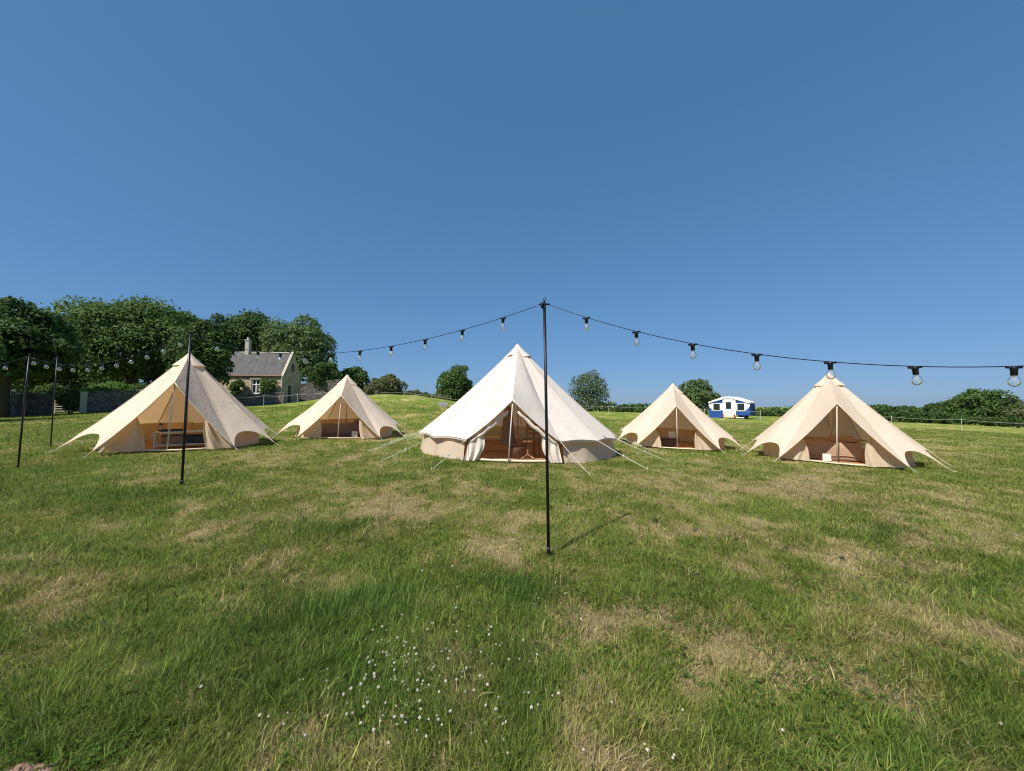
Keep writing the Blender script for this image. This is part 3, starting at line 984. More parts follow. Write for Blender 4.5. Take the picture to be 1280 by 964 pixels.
# right span: runs towards a pole outside the frame
dirR = Vector((.894, -.447, 0))
endR = P_c + dirR * 5.6
endR.z = Hs(endR.x, endR.y) + 2.30
make_string(P_c, endR, .655, 11, 'bulb string sagging from the centre pole over the tents to the right', .43, .457, 1.95, .53)
make_pole((endR.x, endR.y, Hs(endR.x, endR.y)), endR, 'black pole at the far end of the longest bulb string', .018)
make_string(P_c, P_l, .42, 11, 'bulb string crossing open sky between the centre pole and the house trees', .46, .50, 2.0, .5)
make_string(P_l, P_a, .30, 11, 'bulb string hanging in front of the dark trees between two black poles', .22, (P_a - P_l).length / 11, 2.0, .55)
e2 = P_a + Vector((-3.2, -1.6, 0)); e2.z = Hs(e2.x, e2.y) + 2.1
make_string(P_a, e2, .55, 7, 'short bulb string dropping from the outermost black pole towards the field edge', .3, .46, 1.8, .6)

# ------------------------------------------------------------------ trees
def leaf_cloud(lobes, leaf, n, rnd, flat=.25, stray=.05, up=.35):
    """lobes: list of (center(3), radii(3)); returns (n,4,3) leaf quads"""
    w = np.array([l[1][0] * l[1][2] for l in lobes]); w = w / w.sum()
    idx = rnd.choice(len(lobes), size=n, p=w)
    C = np.array([l[0] for l in lobes])[idx]; Rd = np.array([l[1] for l in lobes])[idx]
    d = rnd.normal(size=(n, 3)); d /= np.linalg.norm(d, axis=1)[:, None]
    d[:, 2] = np.where(d[:, 2] < -.45, -d[:, 2] * .8, d[:, 2])
    rr = np.where(rnd.random(n) < stray, rnd.uniform(1.0, 1.17, n), rnd.uniform(.62, 1.03, n) ** .7)
    P = C + d * Rd * rr[:, None]
    nrm = d * .75 + rnd.normal(size=(n, 3)) * .55 + np.array([0, 0, up])
    nrm /= np.linalg.norm(nrm, axis=1)[:, None]
    a = np.cross(nrm, rnd.normal(size=(n, 3))); a /= np.linalg.norm(a, axis=1)[:, None] + 1e-9
    b = np.cross(nrm, a)
    s = leaf * rnd.uniform(.55, 1.35, n)[:, None]
    droop = np.zeros((n, 3)); droop[:, 2] = -.25
    V = np.stack([P - a * s * .5, P - b * s * .36 + nrm * s * .08, P + a * s * .55 + droop * s, P + b * s * .36 + nrm * s * .08], 1)
    return V

LEAF = {
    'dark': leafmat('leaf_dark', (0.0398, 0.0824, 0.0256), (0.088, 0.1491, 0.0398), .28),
    'mid': leafmat('leaf_mid', (0.0568, 0.1136, 0.0312), (0.1207, 0.1917, 0.0511), .30),
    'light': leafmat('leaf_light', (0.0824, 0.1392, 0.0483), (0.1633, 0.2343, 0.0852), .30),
    'olive': leafmat('leaf_olive', (0.0966, 0.1193, 0.0511), (0.1846, 0.1988, 0.0923), .30),
    'bright': leafmat('leaf_bright', (0.071, 0.1633, 0.0312), (0.1562, 0.2698, 0.0596), .32),
    'grey': leafmat('leaf_grey', (0.0852, 0.1306, 0.071), (0.1775, 0.2272, 0.1349), .30),
}

def make_tree(px, top, bot, hw, Y, label, seed, kind='mid', leaf=.34, n=9000, nl=18, name='broadleaf_tree', cat='tree', group=None, X=None, trunk=True, ground_crown=False, dome=.0):
    rnd = np.random.default_rng(seed)
    ctr = at(px, (top + bot) / 2, Y)
    if X is not None: ctr.x = X
    rx = hw / F * Y; rz = (bot - top) / 2 / F * Y
    gx = Hs(ctr.x, Y)
    base = Vector((ctr.x, Y, gx))
    t = tag(empty(name, base), label, cat, group)
    lobes = []
    cz = ctr.z - gx
    for k in range(nl):
        f = (k + .5) / nl
        th = k * 2.399963 + rnd.uniform(-.4, .4)
        cosp = 1 - 1.92 * f
        sp = math.sqrt(max(0, 1 - cosp * cosp))
        rr = rnd.uniform(.48, .72)
        lr = rnd.uniform(.30, .44)
        c = (rx * rr * sp * math.cos(th), rx * .85 * rr * sp * math.sin(th), cz + rz * rr * cosp * 1.02)
        s = min(rx, rz)
        lobes.append((c, (lr * (s + rx) / 2, lr * (s + rx) / 2, lr * (s * 1.3 + rz) / 2.3)))
    lobes.append(((0, 0, cz - .1 * rz), (rx * .55, rx * .5, rz * .6)))
    # small satellite lobes break the outline
    for k in range(nl):
        c, r = lobes[rnd.integers(0, nl)]
        d = rnd.normal(size=3); d /= np.linalg.norm(d); d[2] = abs(d[2]) * .9 - .15
        q = tuple(c[i] + d[i] * r[i] * 1.06 for i in range(3))
        f = rnd.uniform(.24, .5)
        lobes.append((q, (r[0] * f, r[1] * f, r[2] * f)))
    V = leaf_cloud(lobes, leaf, n, rnd, stray=.08)
    zmin = .15
    V[:, :, 2] = np.where(V[:, :, 2] < zmin, zmin + rnd.random(V[:, :, 2].shape) * .2, V[:, :, 2])
    o = quads_mesh('crown', V, 4, [(0, 1, 2, 3)], LEAF[kind])
    o.parent = t
    if trunk:
        r0 = max(.10, .045 * (cz + rz))
        mb = MB()
        h = max(.4, cz - rz * .25)
        mb.tube([(0, 0, -.2), (0.05 * r0, 0, h * .35), (.2 * r0, .1 * r0, h * .7), (0, 0, h)], [r0 * 1.25, r0 * .95, r0 * .8, r0 * .6], 9)
        for k in range(min(9, nl)):
            c = Vector(lobes[k * max(1, nl // 9) % nl][0])
            s = Vector((0, 0, h * rnd.uniform(.55, .95)))
            m = s.lerp(c, .5) + Vector((rnd.uniform(-.2, .2), rnd.uniform(-.2, .2), .15 * rz))
            mb.tube([s, m, c], [r0 * .42, r0 * .25, r0 * .08], 6)
        mb.build('trunk', M['bark'], t, True)
    return t

TL = 'tall trees round the stone house'
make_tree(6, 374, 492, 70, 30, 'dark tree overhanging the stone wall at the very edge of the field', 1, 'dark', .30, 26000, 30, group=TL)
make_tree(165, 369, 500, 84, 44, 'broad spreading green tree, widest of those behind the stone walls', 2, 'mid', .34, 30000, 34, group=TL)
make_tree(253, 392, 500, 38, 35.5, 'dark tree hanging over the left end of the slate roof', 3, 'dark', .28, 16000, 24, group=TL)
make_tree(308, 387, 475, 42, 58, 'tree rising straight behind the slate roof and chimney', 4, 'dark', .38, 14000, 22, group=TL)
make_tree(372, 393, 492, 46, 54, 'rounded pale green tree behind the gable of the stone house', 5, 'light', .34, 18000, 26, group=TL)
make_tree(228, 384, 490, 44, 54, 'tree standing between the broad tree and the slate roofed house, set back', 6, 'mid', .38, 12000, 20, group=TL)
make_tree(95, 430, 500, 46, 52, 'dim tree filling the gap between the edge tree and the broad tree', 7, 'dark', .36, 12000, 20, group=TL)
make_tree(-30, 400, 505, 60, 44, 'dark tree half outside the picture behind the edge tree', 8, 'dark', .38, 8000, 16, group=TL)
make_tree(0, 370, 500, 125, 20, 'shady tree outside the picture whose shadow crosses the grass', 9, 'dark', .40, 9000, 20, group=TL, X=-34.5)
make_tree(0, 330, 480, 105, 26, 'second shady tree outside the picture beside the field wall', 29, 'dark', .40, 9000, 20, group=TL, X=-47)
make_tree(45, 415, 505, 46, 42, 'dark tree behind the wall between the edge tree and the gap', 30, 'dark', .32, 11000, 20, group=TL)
make_tree(405, 450, 498, 26, 50, 'low dark tree at the foot of the pale green tree beyond the gable', 10, 'dark', .30, 6000, 14, group=TL)
HT = 'trees along the hill crest'
make_tree(441, 456, 506, 23, 58, 'rounded dark green tree just left of the bushy olive tree on the hill', 11, 'mid', .32, 9000, 18, group=HT)
make_tree(482, 467, 505, 27, 57, 'bushy olive tree with thin top twigs on the hill crest', 12, 'olive', .28, 8000, 20, group=HT)
make_tree(568, 456, 520, 25, 64, 'full green tree on the hill beside the left slope of the white tent', 13, 'mid', .34, 12000, 24, group=HT)
make_tree(594, 482, 520, 12, 66, 'small reddish green tree tucked against the left slope of the white tent', 14, 'olive', .30, 2500, 10, group=HT)
make_tree(548, 486, 515, 12, 66, 'low tree filling the left foot of the full green tree', 28, 'mid', .30, 2500, 10, group=HT)
make_tree(736, 461, 522, 28, 62, 'silvery green tree with airy gaps to the right of the white tent', 15, 'grey', .26, 6000, 26, group=HT)
make_tree(872, 469, 522, 21, 62, 'green tree behind the peak of the peach cream tent', 16, 'light', .28, 7000, 20, group=HT)
make_tree(893, 487, 522, 13, 63, 'lower tree between the peach cream tent and the camper', 17, 'grey', .28, 3000, 12, group=HT)
FT = 'trees of the far hedge line'
for i, (px, top, bot, hw, Y, kd, lab) in enumerate([
    (515, 489, 503, 12, 62, 'olive', 'low scrubby tree on the crest just right of the olive tree'),
    (530, 490, 503, 9, 63, 'mid', 'small round bush on the crest between olive tree and full tree'),
    (779, 505, 522, 11, 72, 'dark', 'low bush beyond the crest nearest the silvery green tree'),
    (796, 503, 522, 11, 74, 'mid', 'low bush beyond the crest just left of the peach cream tent'),
    (962, 512, 530, 15, 80, 'mid', 'low tree of the hedge line right of the camper'),
    (988, 510, 530, 16, 82, 'dark', 'low tree of the hedge line by the left slope of the rightmost tent'),
    (1090, 503, 540, 26, 66, 'mid', 'round tree rising over the right slope of the rightmost tent'),
    (1122, 507, 540, 20, 68, 'dark', 'second round tree right of the rightmost tent'),
    (1150, 508, 542, 20, 66, 'mid', 'low tree in the dip of the hedge line just before the taller clump'),
    (1176, 500, 545, 22, 64, 'dark', 'tree at the left shoulder of the tall hedge clump'),
    (1202, 491, 548, 22, 60, 'mid', 'tree halfway up the tall hedge clump'),
    (1233, 482, 548, 30, 58, 'mid', 'tallest tree of the far hedge clump under the bulb string'),
    (1272, 498, 552, 24, 56, 'olive', 'dull green tree right of the tallest hedge clump tree'),
    (1318, 492, 552, 32, 56, 'mid', 'hedge clump tree partly cut by the picture edge'),
    (1365, 490, 552, 34, 55, 'dark', 'hedge line tree outside the right picture edge')]):
    make_tree(px, top, bot, hw, Y, lab, 40 + i, kd, .34, int(1500 + hw * 190), 10 + hw // 3, group=FT, ground_crown=True)

def make_hedge(pts, h, wd, label, seed, kind, leaf, n, name='hedge'):
    rnd = np.random.default_rng(seed)
    base = Vector((pts[0][0], pts[0][1], Hs(*pts[0])))
    t = tag(empty(name, base), label, 'hedge' if name == 'hedge' else 'shrub')
    lobes = []; mb = MB()
    for i in range(len(pts) - 1):
        a, b = Vector((*pts[i], 0)), Vector((*pts[i + 1], 0))
        L = (b - a).length; m = max(2, int(L / (h * .7)))
        for k in range(m):
            q = a.lerp(b, (k + rnd.uniform(.2, .8)) / m); q.z = Hs(q.x, q.y)
            hh = h * rnd.uniform(.75, 1.2)
            lobes.append((tuple(q - base + Vector((0, rnd.uniform(-.2, .2) * wd, hh * .5))), (h * rnd.uniform(.5, .75), wd * .6, hh * .5)))
            mb.tube([q - base - Vector((0, 0, .1)), q - base + Vector((0, 0, hh * .6))], [.05, .02], 5)
    V = leaf_cloud(lobes, leaf, n, rnd, stray=.1)
    o = quads_mesh('foliage', V, 4, [(0, 1, 2, 3)], LEAF[kind]); o.parent = t
    mb.build('stem', M['bark'], t)
    return t

def seg(pxs, Y):
    return [((p - CX) / F * Y, Y) for p in pxs]
make_hedge(seg((560, 640, 700, 760, 840, 900), 68), 2.0, 1.4, 'dark clipped hedge beyond the crest on both sides of the silvery tree', 61, 'dark', .34, 7000)
make_hedge(seg((900, 960, 1040, 1080), 78), 3.0, 2, 'long low hedge beyond the crest behind the camper', 62, 'mid', .4, 6000)
make_hedge(seg((1060, 1120, 1180, 1240, 1300, 1400), 52), 1.6, 1.6, 'dark undergrowth hedge along the foot of the tall hedge clump', 63, 'dark', .3, 9000)
make_hedge(seg((-150, 0, 110, 220, 300), 50), 5.2, 2.0, 'deep dark hedge closing the view under the tall trees behind the walls', 66, 'dark', .34, 16000)
make_hedge(seg((400, 440, 480, 530, 560), 60), 1.2, 1.0, 'low scrub hedge along the crest under the olive tree', 64, 'olive', .26, 4000)
make_hedge(seg((640, 760, 900, 1100, 1300, 1500), 150), 8.2, 5, 'distant dark hedge line along the valley beyond the field', 65, 'dark', .8, 9000)

def make_shrub(px, py0, py1, hw, Y, label, seed, kind, leaf, n, name='shrub'):
    rnd = np.random.default_rng(seed)
    c = at(px, (py0 + py1) / 2, Y); g = Hs(c.x, Y)
    t = tag(empty(name, (c.x, Y, g)), label, 'shrub')
    rx, hz = hw / F * Y, (at(px, py0, Y).z - g)
    lobes = []
    for k in range(12):
        a = rnd.uniform(0, 6.28); r = rnd.uniform(0, .6) * rx
        z = rnd.uniform(.25, .75) * hz
        lobes.append(((r * math.cos(a), r * math.sin(a) * .8, z), (rx * .42, rx * .4, hz * .27)))
    V = leaf_cloud(lobes, leaf, n, rnd, stray=.12)
    V[:, :, 2] = np.maximum(V[:, :, 2], .03)
    o = quads_mesh('foliage', V, 4, [(0, 1, 2, 3)], LEAF[kind]); o.parent = t
    mb = MB()
    for k in range(5):
        l = lobes[k][0]
        mb.tube([(l[0] * .2, l[1] * .2, -.1), (l[0] * .6, l[1] * .6, l[2] * .6), l], [.05, .035, .015], 5)
    mb.build('stem', M['bark'], t)
    return t
make_shrub(132, 476, 505, 36, 36.5, 'sunlit bright green shrub behind the stone wall under the broad tree', 71, 'bright', .22, 6000)
make_shrub(88, 487, 519, 15, 33.4, 'bushy dark shrub growing in the gap of the stone wall', 72, 'mid', .18, 3500)
make_shrub(60, 480, 505, 30, 38, 'shady shrub behind the dark stone wall beneath the edge tree', 73, 'dark', .22, 3500)
make_shrub(190, 480, 505, 40, 40, 'dark shrub behind the wall at the back of the tent with the metal table', 74, 'dark', .24, 4500)

# ------------------------------------------------------------------ stone walls
def stone_wall(p0, p1, h, th, label, seed, pier=None):
    rnd = random.Random(seed)
    a, b = Vector((p0[0], p0[1], 0)), Vector((p1[0], p1[1], 0))
    d = (b - a).normalized(); nrm = Vector((-d.y, d.x, 0)); L = (b - a).length
    base = Vector((a.x, a.y, Hs(a.x, a.y)))
    t = tag(empty('stone_wall', base), label, 'wall')
    rz = math.atan2(d.y, d.x)
    mb = MB()
    nx = max(4, int(L / .35)); nz = 7
    def face(side):
        def fn(u, v):
            q = a + d * (L * u); z = Hs(q.x, q.y)
            bump = .05 * (fbm(np.array(u * L * 2.2 + seed), np.array(v * h * 3.5), 3, 2) - .5)
            q = q + nrm * side * (th / 2 * (1.1 - .2 * v) + bump)
            q.z = z - .15 + (h + .15 + .10 * (vnoise(np.array(u * L * .6), np.array(seed * 1.0), 4) - .5)) * v
            return q - base
        return fn
    mb.grid(face(1), nx, nz); mb.grid(face(-1), nx, nz)
    for e in (0.0, 1.0):
        f1, f2 = face(1), face(-1)
        mb.grid(lambda u, v, e=e: f1(e, v).lerp(f2(e, v), u), 2, nz)
    mb.build('body', M['stone_wall'], t)
    mb = MB(); s = 0
    while s < L:
        wdt = rnd.uniform(.16, .34)
        q = a + d * min(L, s + wdt / 2); z = Hs(q.x, q.y)
        hh = rnd.uniform(.16, .28)
        mb.box(q - base + Vector((0, 0, z + h + hh / 2 - .08)), (wdt * .92, th * rnd.uniform(.9, 1.1), hh), rz + rnd.uniform(-.1, .1), bevel=.03)
        s += wdt
    mb.build('coping', M['stone_wall'], t)
    if pier:
        q = a if pier == 'a' else b
        z = Hs(q.x, q.y)
        MB().box(q - base + Vector((0, 0, z + h / 2)), (.45, th * 1.25, h + .25), rz, bevel=.03).build('end_pier', M['dressed'], t)
    return t
def gp(px, Y): return ((px - CX) / F * Y, Y)
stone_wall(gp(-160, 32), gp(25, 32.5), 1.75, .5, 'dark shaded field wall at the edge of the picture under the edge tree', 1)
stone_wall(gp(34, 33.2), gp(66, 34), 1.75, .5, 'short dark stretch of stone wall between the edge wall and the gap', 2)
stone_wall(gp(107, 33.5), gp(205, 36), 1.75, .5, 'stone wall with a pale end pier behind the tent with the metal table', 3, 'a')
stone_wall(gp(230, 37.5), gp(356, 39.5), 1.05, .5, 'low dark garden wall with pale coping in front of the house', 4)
stone_wall(gp(60, 44), gp(110, 44), 1.5, .4, 'sunlit pale wall seen far through the gap in the dark walls', 5)
stone_wall(gp(366, 47.5), gp(425, 49), 2.1, .45, 'grey yard wall running right from the gable of the house', 6)
# timber gate in the gap
gt = empty('field_gate', (*gp(69, 36), Hs(*gp(69, 36)))); tag(gt, 'weathered timber field gate closing the gap in the dark stone walls', 'gate')
gw = 1.5
mb = MB()
for k in range(5): mb.box((gw / 2, 0, .25 + k * .22), (gw, .03, .07))
mb.build('rail', M['dressed'], gt)
for x in (0.0, gw): MB().box((x, .05, .62), (.11, .11, 1.3), bevel=.01).build('post', M['dressed'], gt)

# ------------------------------------------------------------------ house
def make_house():
    c = at(353, 505, 42); g = Hs(c.x, c.y)
    t = empty('stone_house', (c.x, c.y, g - .1), R(5))
    tag(t, 'stone house with grey slate roof, white window and shaded gable under tall trees', 'house')
    # local: front along -x from the origin, back along +y
    Lh, Dp = 7.2, 4.2
    ze = at(353, 469, 42).z - g + .1
    zr = at(330, 443, 44.1).z - g + .1
    wx0, wx1, wz0, wz1 = -3.27, -2.40, 1.15, 2.72       # window opening
    fr = MB()
    def fbox(x0, x1, z0, z1): fr.box(((x0 + x1) / 2, .2, (z0 + z1) / 2), (x1 - x0, .4, z1 - z0))
    fbox(-Lh, wx0, -.5, ze); fbox(wx1, 0, -.5, ze); fbox(wx0, wx1, -.5, wz0); fbox(wx0, wx1, wz1, ze)
    fr.build('front_wall', M['house_stone'], t)
    gb = MB()
    def gable(x0, x1):
        poly = [(0.4, -.5), (Dp, -.5), (Dp, ze), (Dp / 2, zr + .12), (0.4, ze + (zr - ze) * .4 / (Dp / 2) + .06), (0.4, ze)]
        vs = [(x0, y, z) for y, z in poly] + [(x1, y, z) for y, z in poly]; n = len(poly)
        gb.add(vs, [tuple(range(n)), tuple(range(n, 2 * n))[::-1]] + [((i + 1) % n, i, i + n, (i + 1) % n + n) for i in range(n)])
    gable(-.4, 0); gb.build('gable_wall', M['house_stone'], t)
    gb = MB(); gable(-Lh, -Lh + .4); gb.build('gable_wall', M['house_stone'], t)
    MB().box((-Lh / 2, Dp - .2, ze / 2 - .25), (Lh - .8, .4, ze + .5)).build('back_wall', M['house_stone'], t)
    # roof
    rf = MB()
    ov = .12
    sl = (zr - ze) / (Dp / 2)
    for sgn in (0, 1):
        y0 = -ov if sgn == 0 else Dp + ov
        zz = ze - ov * sl + .10
        def fn(u, v, y0=y0, zz=zz):
            return Vector((-Lh + .10 + (Lh - .16 - .10) * u, y0 + (Dp / 2 - y0) * v, zz + (zr + .12 - zz) * v + .012 * math.sin(u * 40) * (1 - v)))
        rf.grid(fn, 30, 12)
        rf.grid(lambda u, v, fn=fn: fn(u, v) - Vector((0, 0, .08)), 2, 2)
    ro = rf.build('roof', M['slate'], t)
    MB().tube([(-Lh + .1, Dp / 2, zr + .14), (-.4, Dp / 2, zr + .14)], .09, 6).build('ridge', M['dressed'], ro)
    ch = MB().box((-4.95, Dp / 2, zr + .70), (.42, .5, 1.7), bevel=.01).box((-4.95, Dp / 2, zr + 1.55), (.54, .62, .12), bevel=.01)
    ch.lathe([(.12, 0), (.14, .3), (.10, .3), (.09, 0)], 10, c=(-4.95, Dp / 2, zr + 1.6))
    ch.build('chimney', M['dressed'], ro)
    # coping along the near gable
    cp = MB()
    for y0, y1 in ((-.15, Dp / 2), (Dp + .15, Dp / 2)):
        z0, z1 = ze - .15 * sl + .10, zr + .30
        cp.add([(x, y, z) for x in (-.20, .06) for (y, z) in ((y0, z0), (y1, z1), (y1, z1 - .16), (y0, z0 - .16))],
               [(0, 1, 2, 3), (4, 7, 6, 5), (0, 4, 5, 1), (2, 6, 7, 3), (0, 3, 7, 4), (1, 5, 6, 2)])
    cp.build('coping', M['dressed'], t)
    MB().tube([(-Lh, -.16, ze - ov * sl + .06), (-.1, -.16, ze - ov * sl + .06)], .06, 6).build('gutter', M['wood'], t)
    MB().tube([(-.12, -.08, 0), (-.12, -.08, ze - .1)], .045, 6).build('downpipe', M['window_white'], t)
    # window
    wn_ = MB()
    xc, zc = (wx0 + wx1) / 2, (wz0 + wz1) / 2; ww, wh = wx1 - wx0, wz1 - wz0
    wn_.box((wx0 + .05, .12, zc), (.10, .08, wh)).box((wx1 - .05, .12, zc), (.10, .08, wh)).box((xc, .12, wz0 + .05), (ww - .2, .08, .10)).box((xc, .12, wz1 - .05), (ww - .2, .08, .10))
    wn_.box((xc, .118, zc), (.09, .07, wh - .2)).box((xc, .115, zc + .22), (ww - .2, .06, .09))
    for k in (-.38, -.18, .0): wn_.box((xc + .2, .125, zc + k), (.30, .05, .03))
    wo = wn_.build('window', M['window_white'], t)
    MB().box((xc, .17, zc), (ww - .1, .02, wh - .1)).build('pane', M['glass_dark'], wo)
    MB().box((xc, -.04, wz0 - .06), (ww + .2, .18, .12)).build('sill', M['dressed'], wo)
    MB().box((xc, -.02, wz1 + .10), (ww + .3, .10, .2)).build('lintel', M['dressed'], wo)
    # door and high opening in the gable
    dr = MB().box((.012, 1.35, 1.05), (.06, .85, 2.1)).build('door', M['door_dark'], t)
    MB().box((.02, .87, 1.1), (.09, .12, 2.25)).box((.02, 1.83, 1.1), (.09, .12, 2.25)).box((.021, 1.35, 2.28), (.10, 1.1, .16)).build('frame', M['dressed'], dr)
    MB().box((.012, Dp / 2, zr - 1.55), (.05, .5, .85)).build('loft_opening', M['door_dark'], t)
    # porch at the left end
    pr = MB().box((-Lh - .9, .6, 2.35), (1.9, 1.6, .12)).build('porch', M['slate'], t)
    for x in (-Lh - 1.7, -Lh - .15): MB().box((x, -.1, 1.1), (.14, .14, 2.38)).build('post', M['window_white'], pr)
    return t
house = make_house()
# two dark wall shrubs either side of the window
hl = lambda x, y: local_to(house, (x, y, 0))
for (x, lab, sd, r_) in ((-4.45, 'clipped dark shrub against the house wall left of the white window', 81, .82), (-1.22, 'clipped dark shrub against the house wall right of the white window', 82, .96)):
    q = hl(x, -.62); g = Hs(q.x, q.y)
    t = tag(empty('wall_shrub', (q.x, q.y, g), house.rotation_euler.z), lab, 'shrub', 'shrubs against the house')
    rnd = np.random.default_rng(sd)
    top = 2.85
    lobes = [((rnd.uniform(-.5, .5) * r_, rnd.uniform(-.15, .15), rnd.uniform(.5, top - .5)), (r_ * .55, .42, .52)) for _ in range(16)]
    V = leaf_cloud(lobes, .15, 5000, rnd); V[:, :, 2] = np.maximum(V[:, :, 2], .02)
    o = quads_mesh('foliage', V, 4, [(0, 1, 2, 3)], LEAF['mid']); o.parent = t
    mb = MB()
    for k in range(5): mb.tube([(0.05 * k, 0, -.1), lobes[k][0]], [.05, .015], 5)
    mb.build('stem', M['bark'], t)

# ------------------------------------------------------------------ folding camper
def make_camper():
    Y = 42.0
    c = at(911, 525, Y); g = Hs(c.x, c.y)
    k = Y / F
    t = empty('folding_camper', (c.x, Y, g), R(-45))
    tag(t, 'blue and white folding camper parked on the rise behind the peach cream tent', 'camper')
    X = lambda px: (px - 911) * k * .95
    Zp = lambda py: at(911, py, Y).z - g
    dep = 2.1
    z_ = {p: Zp(p) for p in (496, 497, 499, 502.5, 504, 508, 513, 519, 520, 525)}
    MB().prism([(X(904.2), .32), (X(919.6), .32), (X(919.6), z_[497] - .06), (X(904.2), z_[497] - .06)], 0, dep).build('body', M['cwhite'], t)
    rf = [(X(886.5), z_[502.5]), (X(904), z_[496] - .02), (X(911), z_[496] + .03), (X(917), z_[496] - .02), (X(936.5), z_[502.5] - .05), (X(936.5), z_[502.5] - .17), (X(911), z_[496] - .12), (X(886.5), z_[502.5] - .13)]
    MB().prism(rf, -.08, dep + .1).build('roof', M['cwhite'], t)
    for side, name in (((886.8, 904.2), 'l'), ((919.6, 935.6), 'r')):
        x0, x1 = X(side[0]), X(side[1])
        out, inn = (x0, x1) if name == 'l' else (x1, x0)
        ze_, zi = z_[502.5] - .16, z_[497] - .12
        s = 1 if name == 'l' else -1
        cant = .38 * s
        # white upper canvas, blue gable above, blue valance below, tapering to the bed end
        MB().add([(out, 0.02, z_[508]), (out, .02, ze_), (inn, .02, ze_), (inn, .02, z_[513]), (out + cant, .02, z_[513])], [(0, 1, 2, 3, 4)]).build('upper_canvas', M['cwhite'], t)
        MB().add([(out + s * .35, 0.03, ze_ + .004), (inn, .03, ze_ + .004), (inn, .03, zi)], [(0, 1, 2)]).build('gable_panel', M['blue'], t)
        zb = z_[519] if name == 'r' else .05
        MB().prism([(out - s * .0, zb), (inn, zb), (inn, z_[513] - .004), (out + cant, z_[513] - .004), (out, z_[508] - .004)], .0, dep).build('valance', M['blue'], t)
        xm = X(896.8) if name == 'l' else X(925.5)
        wv = MB().box((xm, -.0, (z_[504] + z_[513]) / 2 - .03), (.66, .03, .72)).build('window', M['glass_dark'], t)
        fm = MB()
        zc = (z_[504] + z_[513]) / 2 - .03
        fm.box((xm - .36, -.01, zc), (.06, .05, .84)).box((xm + .36, -.01, zc), (.06, .05, .84)).box((xm, -.01, zc + .39), (.66, .05, .06)).box((xm, -.01, zc - .39), (.66, .05, .06))
        fm.build('frame', M['cwhite'], wv)
        MB().add([(out, .02, ze_ + .0), (out, dep, ze_), (out, dep, z_[519] if name == 'r' else .05), (out, .02, z_[508])], [(0, 1, 2, 3)]).build('end_canvas', M['blue'], t)
    # door with its window
    dr = MB().box((X(911.2), -.012, (z_[497] + .45) / 2 + .1), (.92, .03, z_[497] - .65)).build('door', M['cwhite'], t)
    MB().box((X(911.2), -.035, z_[508] + .09), (.52, .02, .74), bevel=.008).build('window', M['glass_dark'], dr)
    # trailer under the canvas
    MB().box((X(912), .3 * dep, .42), (2.3, .9, .16)).build('chassis', M['metal_light'], t)
    MB().box((X(911.5), -.06, .22), (1.0, .22, .26), bevel=.02).build('step', M['sheet'], t)
    for px in (904.7, 917.7): MB().box((X(px), -.10, .28), (.16, .10, .34), bevel=.02).build('tail_light', M['red'], t)
    for yy in (.25, dep - .25):
        wl_ = MB()
        n = 18; cx, cz, r = X(925), .28, .29
        vs = [(cx + r * math.cos(2 * math.pi * i / n), yy + s, cz + r * math.sin(2 * math.pi * i / n)) for s in (-.09, .09) for i in range(n)]
        wl_.add(vs, [tuple(range(n)), tuple(range(n, 2 * n))[::-1]] + [((i + 1) % n, i, i + n, (i + 1) % n + n) for i in range(n)])
        wl_.build('wheel', M['tyre'], t)
    MB().box((X(924.5), -.05, .10), (.75, .25, .10), bevel=.02).build('locker', M['cwhite'], t)
    for px in (928.5, 944): MB().tube([(X(px), .5, 0), (X(px), .5, z_[519])], .03, 6).build('prop_leg', M['metal_light'], t)
    return t
make_camper()

# grey trough on the hill
q = ground(554, 508.5); tr_ = tag(empty('water_trough', q, .1), 'grey concrete trough alone on the green hill left of the white tent', 'trough')
mb = MB().box((0, 0, .05), (.82, .5, .1)).box((0, -.23, .24), (.82, .06, .28)).box((0, .23, .24), (.82, .06, .28)).box((-.38, 0, .24), (.06, .4, .28)).box((.38, 0, .24), (.06, .4, .28))
mb.build('basin', M['concrete'], tr_)

# ------------------------------------------------------------------ electric rope fences
def rope_fence(pts, h, label, r=.009):
    base = Vector((*pts[0], Hs(*pts[0])))
    t = tag(empty('rope_fence', base), label, 'fence')
    line = []
    for i, p in enumerate(pts):
        q = Vector((*p, Hs(*p))) - base
        MB().tube([q - Vector((0, 0, .2)), q + Vector((0, 0, h + .08))], .016, 6).build('post', M['white_metal'], t)
        if i:
            a = line[-1]; b = q + Vector((0, 0, h))
            for k in range(1, 6):
                s = a.lerp(b, k / 6); s.z -= .10 * math.sin(math.pi * k / 6); line.append(s)
            line.append(b)
        else: line.append(q + Vector((0, 0, h)))
    MB().tube(line, r, 5).build('rope', M['rope'], t)
    return t
rope_fence(seg((290, 330, 372, 420), 36), .95, 'white rope fence in front of the garden wall of the house')
rope_fence(seg((470, 505, 540, 585, 640), 40), .55, 'white rope fence crossing the green hill behind the trough')
rope_fence(seg((700, 760, 820, 880), 44), .9, 'white rope fence on the crest before the silvery tree')
rope_fence([gp(880, 40), gp(905, 39), gp(950, 38)], .95, 'white rope fence passing in front of the camper')
rope_fence([gp(1010, 36), gp(1060, 34), gp(1113, 32), gp(1200, 32), gp(1290, 31), gp(1400, 31)], 1.0, 'white rope fence right of the rightmost tent before the hedge clump')

